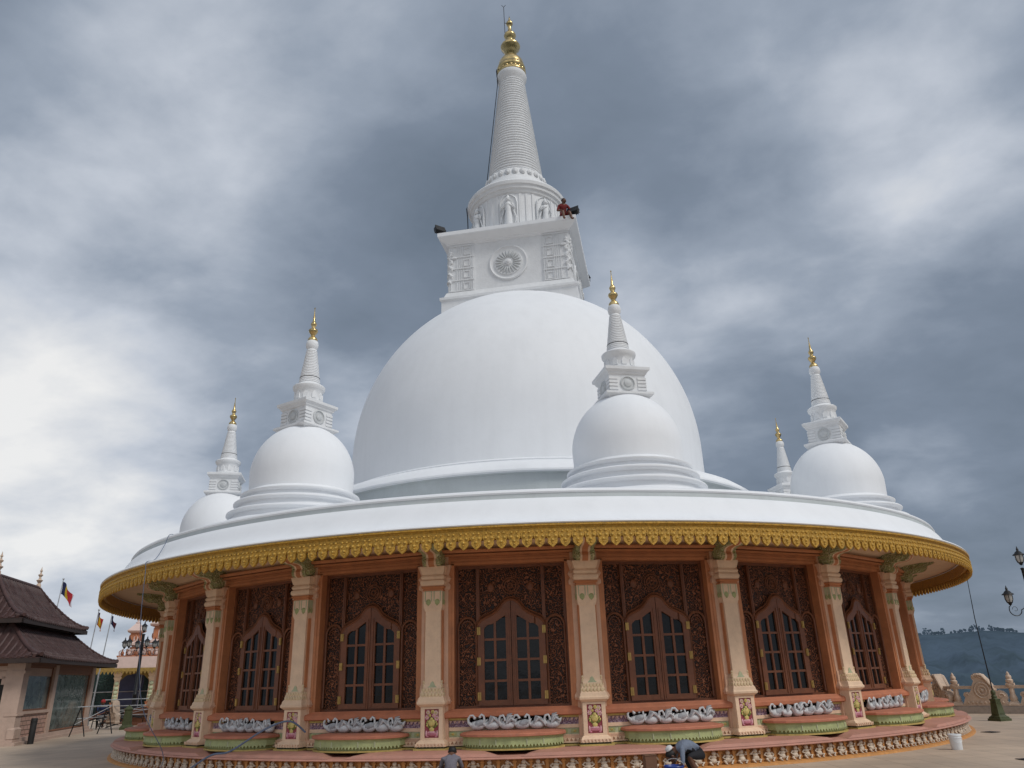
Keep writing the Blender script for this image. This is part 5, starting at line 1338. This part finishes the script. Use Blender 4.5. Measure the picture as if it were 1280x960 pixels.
# woman/man squatting, back to the camera (faces +y)
J2 = {'pelvis': (0, -0.08, 0.28, 0.155), 'waist': (0, -0.07, 0.45, 0.140), 'chest': (0, 0.01, 0.62, 0.155), 'upper': (0, 0.07, 0.72, 0.125), 'neck': (0.02, 0.13, 0.80, 0.055), 'head': (0.03, 0.19, 0.88, 0.09),
      'shl': (-0.18, 0.07, 0.70, 0.065), 'ell': (-0.25, 0.20, 0.48, 0.046), 'wrl': (-0.14, 0.42, 0.50, 0.03),
      'shr': (0.18, 0.07, 0.70, 0.065), 'elr': (0.26, 0.20, 0.47, 0.046), 'wrr': (0.16, 0.42, 0.46, 0.03),
      'hl': (-0.12, 0.0, 0.26, 0.10), 'kl': (-0.20, 0.36, 0.44, 0.07), 'al': (-0.17, 0.16, 0.09, 0.045), 'tl': (-0.18, 0.31, 0.035, 0.036),
      'hr': (0.12, 0.0, 0.26, 0.10), 'kr': (0.20, 0.36, 0.44, 0.07), 'ar': (0.17, 0.16, 0.09, 0.045), 'tr': (0.18, 0.31, 0.035, 0.036)}
P = person('person', J2, Ed, 'person in a grey shirt squatting with back turned, low at the centre', (-1.46, -14.1, 0), radians(4), [M['shirtgrey'], M['skin'], M['trousers']]); P.scale = (0.72, 0.8, 0.63)
head_extras(P, (0.03, 0.20, 0.86), (0, 0.75, -0.6), (0, 0.55, 0.75), M['hair'])
m = MB(); hand(m, (-0.14, 0.42, 0.50), (0.2, 1, 0), (0, 0, 1)); hand(m, (0.16, 0.42, 0.46), (-0.2, 1, -0.1), (0, 0, 1)); m.build('hands', M['skin'], P)
# man in red seated on the cornice corner
J3 = {'pelvis': (0, 0.02, 0.12, 0.135), 'waist': (0, 0.0, 0.28, 0.125), 'chest': (-0.02, -0.06, 0.46, 0.15), 'upper': (-0.02, -0.09, 0.56, 0.12), 'neck': (0.0, -0.12, 0.65, 0.055), 'head': (0.01, -0.14, 0.75, 0.095),
      'shl': (-0.18, -0.09, 0.55, 0.062), 'ell': (-0.27, -0.12, 0.30, 0.045), 'wrl': (-0.12, -0.28, 0.22, 0.03),
      'shr': (0.16, -0.10, 0.54, 0.062), 'elr': (0.28, -0.14, 0.32, 0.045), 'wrr': (0.46, -0.20, 0.24, 0.03),
      'hl': (-0.09, -0.02, 0.11, 0.10), 'kl': (-0.12, -0.40, 0.12, 0.068), 'al': (-0.10, -0.46, -0.26, 0.042), 'tl': (-0.09, -0.58, -0.32, 0.034),
      'hr': (0.09, -0.02, 0.11, 0.10), 'kr': (0.14, -0.38, 0.12, 0.068), 'ar': (0.22, -0.44, -0.24, 0.042), 'tr': (0.26, -0.56, -0.29, 0.034)}
Ed3 = [(a, b, (1 if (a, b) in (('kl', 'al'), ('kr', 'ar')) else c)) for a, b, c in Ed]
X = Matrix.Rotation(PH0, 4, 'Z') @ Vector((2.30, -2.50, 18.46))
P = person('person', J3, Ed3, 'man in dark red clothes sitting on the corner of the high square cornice', tuple(X), radians(10), [M['shirtred'], M['skin'], M['shirtred']])
head_extras(P, (0.01, -0.15, 0.77), (0.2, -1, -0.2), (0, 0, 1), M['hair'])
m = MB(); hand(m, (-0.12, -0.28, 0.22), (0.5, -0.8, -0.2), (0, 0, 1)); hand(m, (0.46, -0.20, 0.24), (1, -0.2, 0), (0, 0, 1)); m.build('hands', M['skin'], P)
# worker with red cap, far left
J4 = {'pelvis': (0, 0, 0.62, 0.135), 'waist': (0, -0.06, 0.75, 0.125), 'chest': (0, -0.14, 0.92, 0.145), 'upper': (0, -0.18, 1.0, 0.12), 'neck': (0, -0.23, 1.07, 0.055), 'head': (0, -0.27, 1.16, 0.095),
      'shl': (-0.18, -0.18, 1.0, 0.062), 'ell': (-0.24, -0.28, 0.75, 0.045), 'wrl': (-0.15, -0.48, 0.68, 0.03), 'shr': (0.18, -0.18, 1.0, 0.062), 'elr': (0.24, -0.28, 0.75, 0.045), 'wrr': (0.15, -0.48, 0.68, 0.03),
      'hl': (-0.10, 0, 0.58, 0.10), 'kl': (-0.14, -0.22, 0.40, 0.068), 'al': (-0.12, 0.0, 0.09, 0.042), 'tl': (-0.12, -0.14, 0.035, 0.034), 'hr': (0.10, 0, 0.58, 0.10), 'kr': (0.14, -0.22, 0.40, 0.068), 'ar': (0.12, 0.0, 0.09, 0.042), 'tr': (0.12, -0.14, 0.035, 0.034)}
P = person('person', J4, Ed, 'stooping worker in a red cap behind the trestles at the far left', (-21.2, 11.2, 0), radians(30), [M['trousersblue'], M['skin'], M['trousers']])
head_extras(P, (0, -0.28, 1.17), (0, -1, -0.4), (0, -0.3, 1), M['hair'], cap=M['redcap'])
m = MB(); hand(m, (-0.15, -0.48, 0.68), (0, -1, -0.3), (0, 0, 1)); hand(m, (0.15, -0.48, 0.68), (0, -1, -0.3), (0, 0, 1)); m.build('hands', M['skin'], P)
# brown carton by the crouching man and blue cloth
m = MB(); m.box(-0.12, 0.12, -0.14, 0.14, 0, 0.52, 0); m.box(-0.125, 0.0, -0.15, 0.15, 0.52, 0.53, 0, Matrix.Rotation(0.0, 4, 'Y')); m.box(0.005, 0.13, -0.15, 0.15, 0.522, 0.534, 0)
q = m.build('carton', M['cardboard'], None, (1.88, -13.9, 0), 0.1, smooth=0); q.scale = (0.8, 0.8, 0.75); tag(q, 'tall brown carton beside the crouching man in the blue grey shirt', 'box')
bk = bpy.data.objects.new('tool_tub', None); COL.objects.link(bk); bk.location = (2.22, -14.25, 0); bk.scale = (0.8, 0.8, 0.8); tag(bk, 'blue tub on the ground in front of the crouching man', 'tub')
m = MB(); m.lathe([(0.0, 0), (0.16, 0), (0.20, 0.30), (0.215, 0.31), (0.205, 0.325), (0.19, 0.31), (0.15, 0.02), (0, 0.02)], 24); m.build('tub_body', paint('blue_plastic', (0.02, 0.05, 0.25), rough=0.35), bk)
m = MB(); m.tube([(0.205 * cos(t), 0.0, 0.30 + 0.15 * sin(t)) for t in [pi * i / 14 for i in range(15)]], 0.006, 5); m.build('tub_handle', M['steel'], bk)

# ================================================================== SKY AND LIGHT
SUN_EL, SUN_AZ = radians(48), radians(125)       # azimuth clockwise from +Y (the view direction)
w = bpy.data.worlds.new('World'); scene.world = w; w.use_nodes = True
nt = w.node_tree; nt.nodes.clear()
out = nt.nodes.new('ShaderNodeOutputWorld')
sky = nt.nodes.new('ShaderNodeTexSky'); sky.sky_type = 'NISHITA'; sky.sun_disc = False; sky.sun_elevation = SUN_EL; sky.sun_rotation = SUN_AZ; sky.altitude = 900; sky.dust_density = 3
bg1 = nt.nodes.new('ShaderNodeBackground'); bg1.inputs[1].default_value = 0.06; nt.links.new(sky.outputs[0], bg1.inputs[0])
tc = nt.nodes.new('ShaderNodeTexCoord')
sp = nt.nodes.new('ShaderNodeSeparateXYZ'); nt.links.new(tc.outputs['Generated'], sp.inputs[0])
def mth(op, a, b=None, clamp=False):
    n = nt.nodes.new('ShaderNodeMath'); n.operation = op; n.use_clamp = clamp
    for i, q in enumerate((a, b)):
        if q is None: continue
        if isinstance(q, (int, float)): n.inputs[i].default_value = q
        else: nt.links.new(q, n.inputs[i])
    return n.outputs[0]
zp = mth('MAXIMUM', sp.outputs[2], 0.0); den = mth('ADD', zp, 0.30)
cx = mth('DIVIDE', sp.outputs[0], den); cy = mth('DIVIDE', sp.outputs[1], den)
cb = nt.nodes.new('ShaderNodeCombineXYZ'); nt.links.new(cx, cb.inputs[0]); nt.links.new(cy, cb.inputs[1])
def noise(scale, det, rough, dist, off):
    mp = nt.nodes.new('ShaderNodeMapping'); mp.inputs['Location'].default_value = off; mp.inputs['Rotation'].default_value = (0, 0, radians(25)); mp.inputs['Scale'].default_value = (1.0, 1.12, 1)
    nt.links.new(cb.outputs[0], mp.inputs[0])
    n = nt.nodes.new('ShaderNodeTexNoise'); setin(n, Scale=scale, Detail=det, Roughness=rough, Distortion=dist); nt.links.new(mp.outputs[0], n.inputs['Vector'])
    return n.outputs['Fac']
n1 = noise(1.8, 9.0, 0.50, 0.12, (3.1, 1.7, 0)); n2 = noise(4.6, 9.0, 0.55, 0.2, (8.2, 4.4, 0))
val = mth('ADD', mth('MULTIPLY', mth('SUBTRACT', n1, 0.5), 1.15), mth('MULTIPLY', mth('SUBTRACT', n2, 0.5), 0.50))
LOBES = [((-0.13, 0.84, 0.53), 14, -0.20), ((0.02, 0.76, 0.65), 18, -0.10), ((-0.56, 0.80, 0.17), 18, 0.42), ((-0.44, 0.78, 0.44), 14, 0.0), ((-0.25, 0.88, 0.41), 14, 0.04),
         ((0.50, 0.68, 0.53), 12, 0.10), ((0.42, 0.80, 0.43), 9, 0.04), ((0.48, 0.86, 0.20), 20, -0.24), ((0.28, 0.80, 0.53), 11, -0.08), ((0.10, 0.86, 0.50), 7, 0.10), ((-0.45, 0.67, 0.59), 15, 0.10),
         ((-0.30, 0.70, 0.64), 16, 0.10), ((0.28, 0.88, 0.38), 9, 0.03), ((0.0, -0.75, 0.65), 70, 0.35)]  # last lobe: brighter sky added behind the camera to light the temple
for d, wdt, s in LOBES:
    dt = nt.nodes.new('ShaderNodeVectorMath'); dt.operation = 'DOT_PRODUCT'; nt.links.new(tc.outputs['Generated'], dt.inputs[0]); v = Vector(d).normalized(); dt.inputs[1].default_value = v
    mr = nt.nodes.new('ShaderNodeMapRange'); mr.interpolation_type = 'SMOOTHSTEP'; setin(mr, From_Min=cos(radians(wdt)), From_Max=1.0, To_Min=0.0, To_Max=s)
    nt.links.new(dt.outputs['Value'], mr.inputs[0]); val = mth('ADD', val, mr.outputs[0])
val = mth('ADD', val, 0.45)
cr = nt.nodes.new('ShaderNodeValToRGB'); el = cr.color_ramp.elements
el[0].position = 0.0; el[0].color = (0.150, 0.190, 0.245, 1); el[1].position = 1.0; el[1].color = (0.90, 0.90, 0.895, 1)
for p, c in ((0.30, (0.215, 0.262, 0.335)), (0.5, (0.335, 0.388, 0.470)), (0.72, (0.57, 0.615, 0.69))):
    e = el.new(p); e.color = rgba(c)
nt.links.new(val, cr.inputs[0])
bg2 = nt.nodes.new('ShaderNodeBackground'); bg2.inputs[1].default_value = 1.0; nt.links.new(cr.outputs[0], bg2.inputs[0])
mx = nt.nodes.new('ShaderNodeMixShader'); mx.inputs[0].default_value = 0.92
nt.links.new(bg1.outputs[0], mx.inputs[1]); nt.links.new(bg2.outputs[0], mx.inputs[2]); nt.links.new(mx.outputs[0], out.inputs[0])

sd = bpy.data.lights.new('Sun', 'SUN'); sd.energy = 1.65; sd.angle = radians(16); sd.color = (1.0, 0.96, 0.90)
so = bpy.data.objects.new('Sun', sd); COL.objects.link(so)
dirv = Vector((sin(SUN_AZ) * cos(SUN_EL), cos(SUN_AZ) * cos(SUN_EL), sin(SUN_EL)))
so.rotation_euler = dirv.to_track_quat('Z', 'Y').to_euler(); so.location = (40, -40, 60)

# ================================================================== CAMERA
pitch, roll, yaw = 0.37426, -0.032911, -0.016519
F = Vector((sin(yaw) * cos(pitch), cos(yaw) * cos(pitch), sin(pitch))); R = Vector((cos(yaw), -sin(yaw), 0)); U = R.cross(F)
R2 = R * cos(roll) + U * sin(roll); U2 = -R * sin(roll) + U * cos(roll)
cd = bpy.data.cameras.new('Camera'); cd.sensor_width = 36; cd.lens = 933.67 / 1280 * 36; cd.clip_end = 20000; cd.clip_start = 0.1
co = bpy.data.objects.new('Camera', cd); COL.objects.link(co)
co.matrix_world = Matrix((( R2.x, U2.x, -F.x, 0), (R2.y, U2.y, -F.y, -28), (R2.z, U2.z, -F.z, 1.68), (0, 0, 0, 1)))
scene.camera = co
scene.view_settings.view_transform = 'Standard'; scene.view_settings.look = 'None'; scene.view_settings.exposure = 0; scene.view_settings.gamma = 1
scene.render.engine = 'CYCLES'
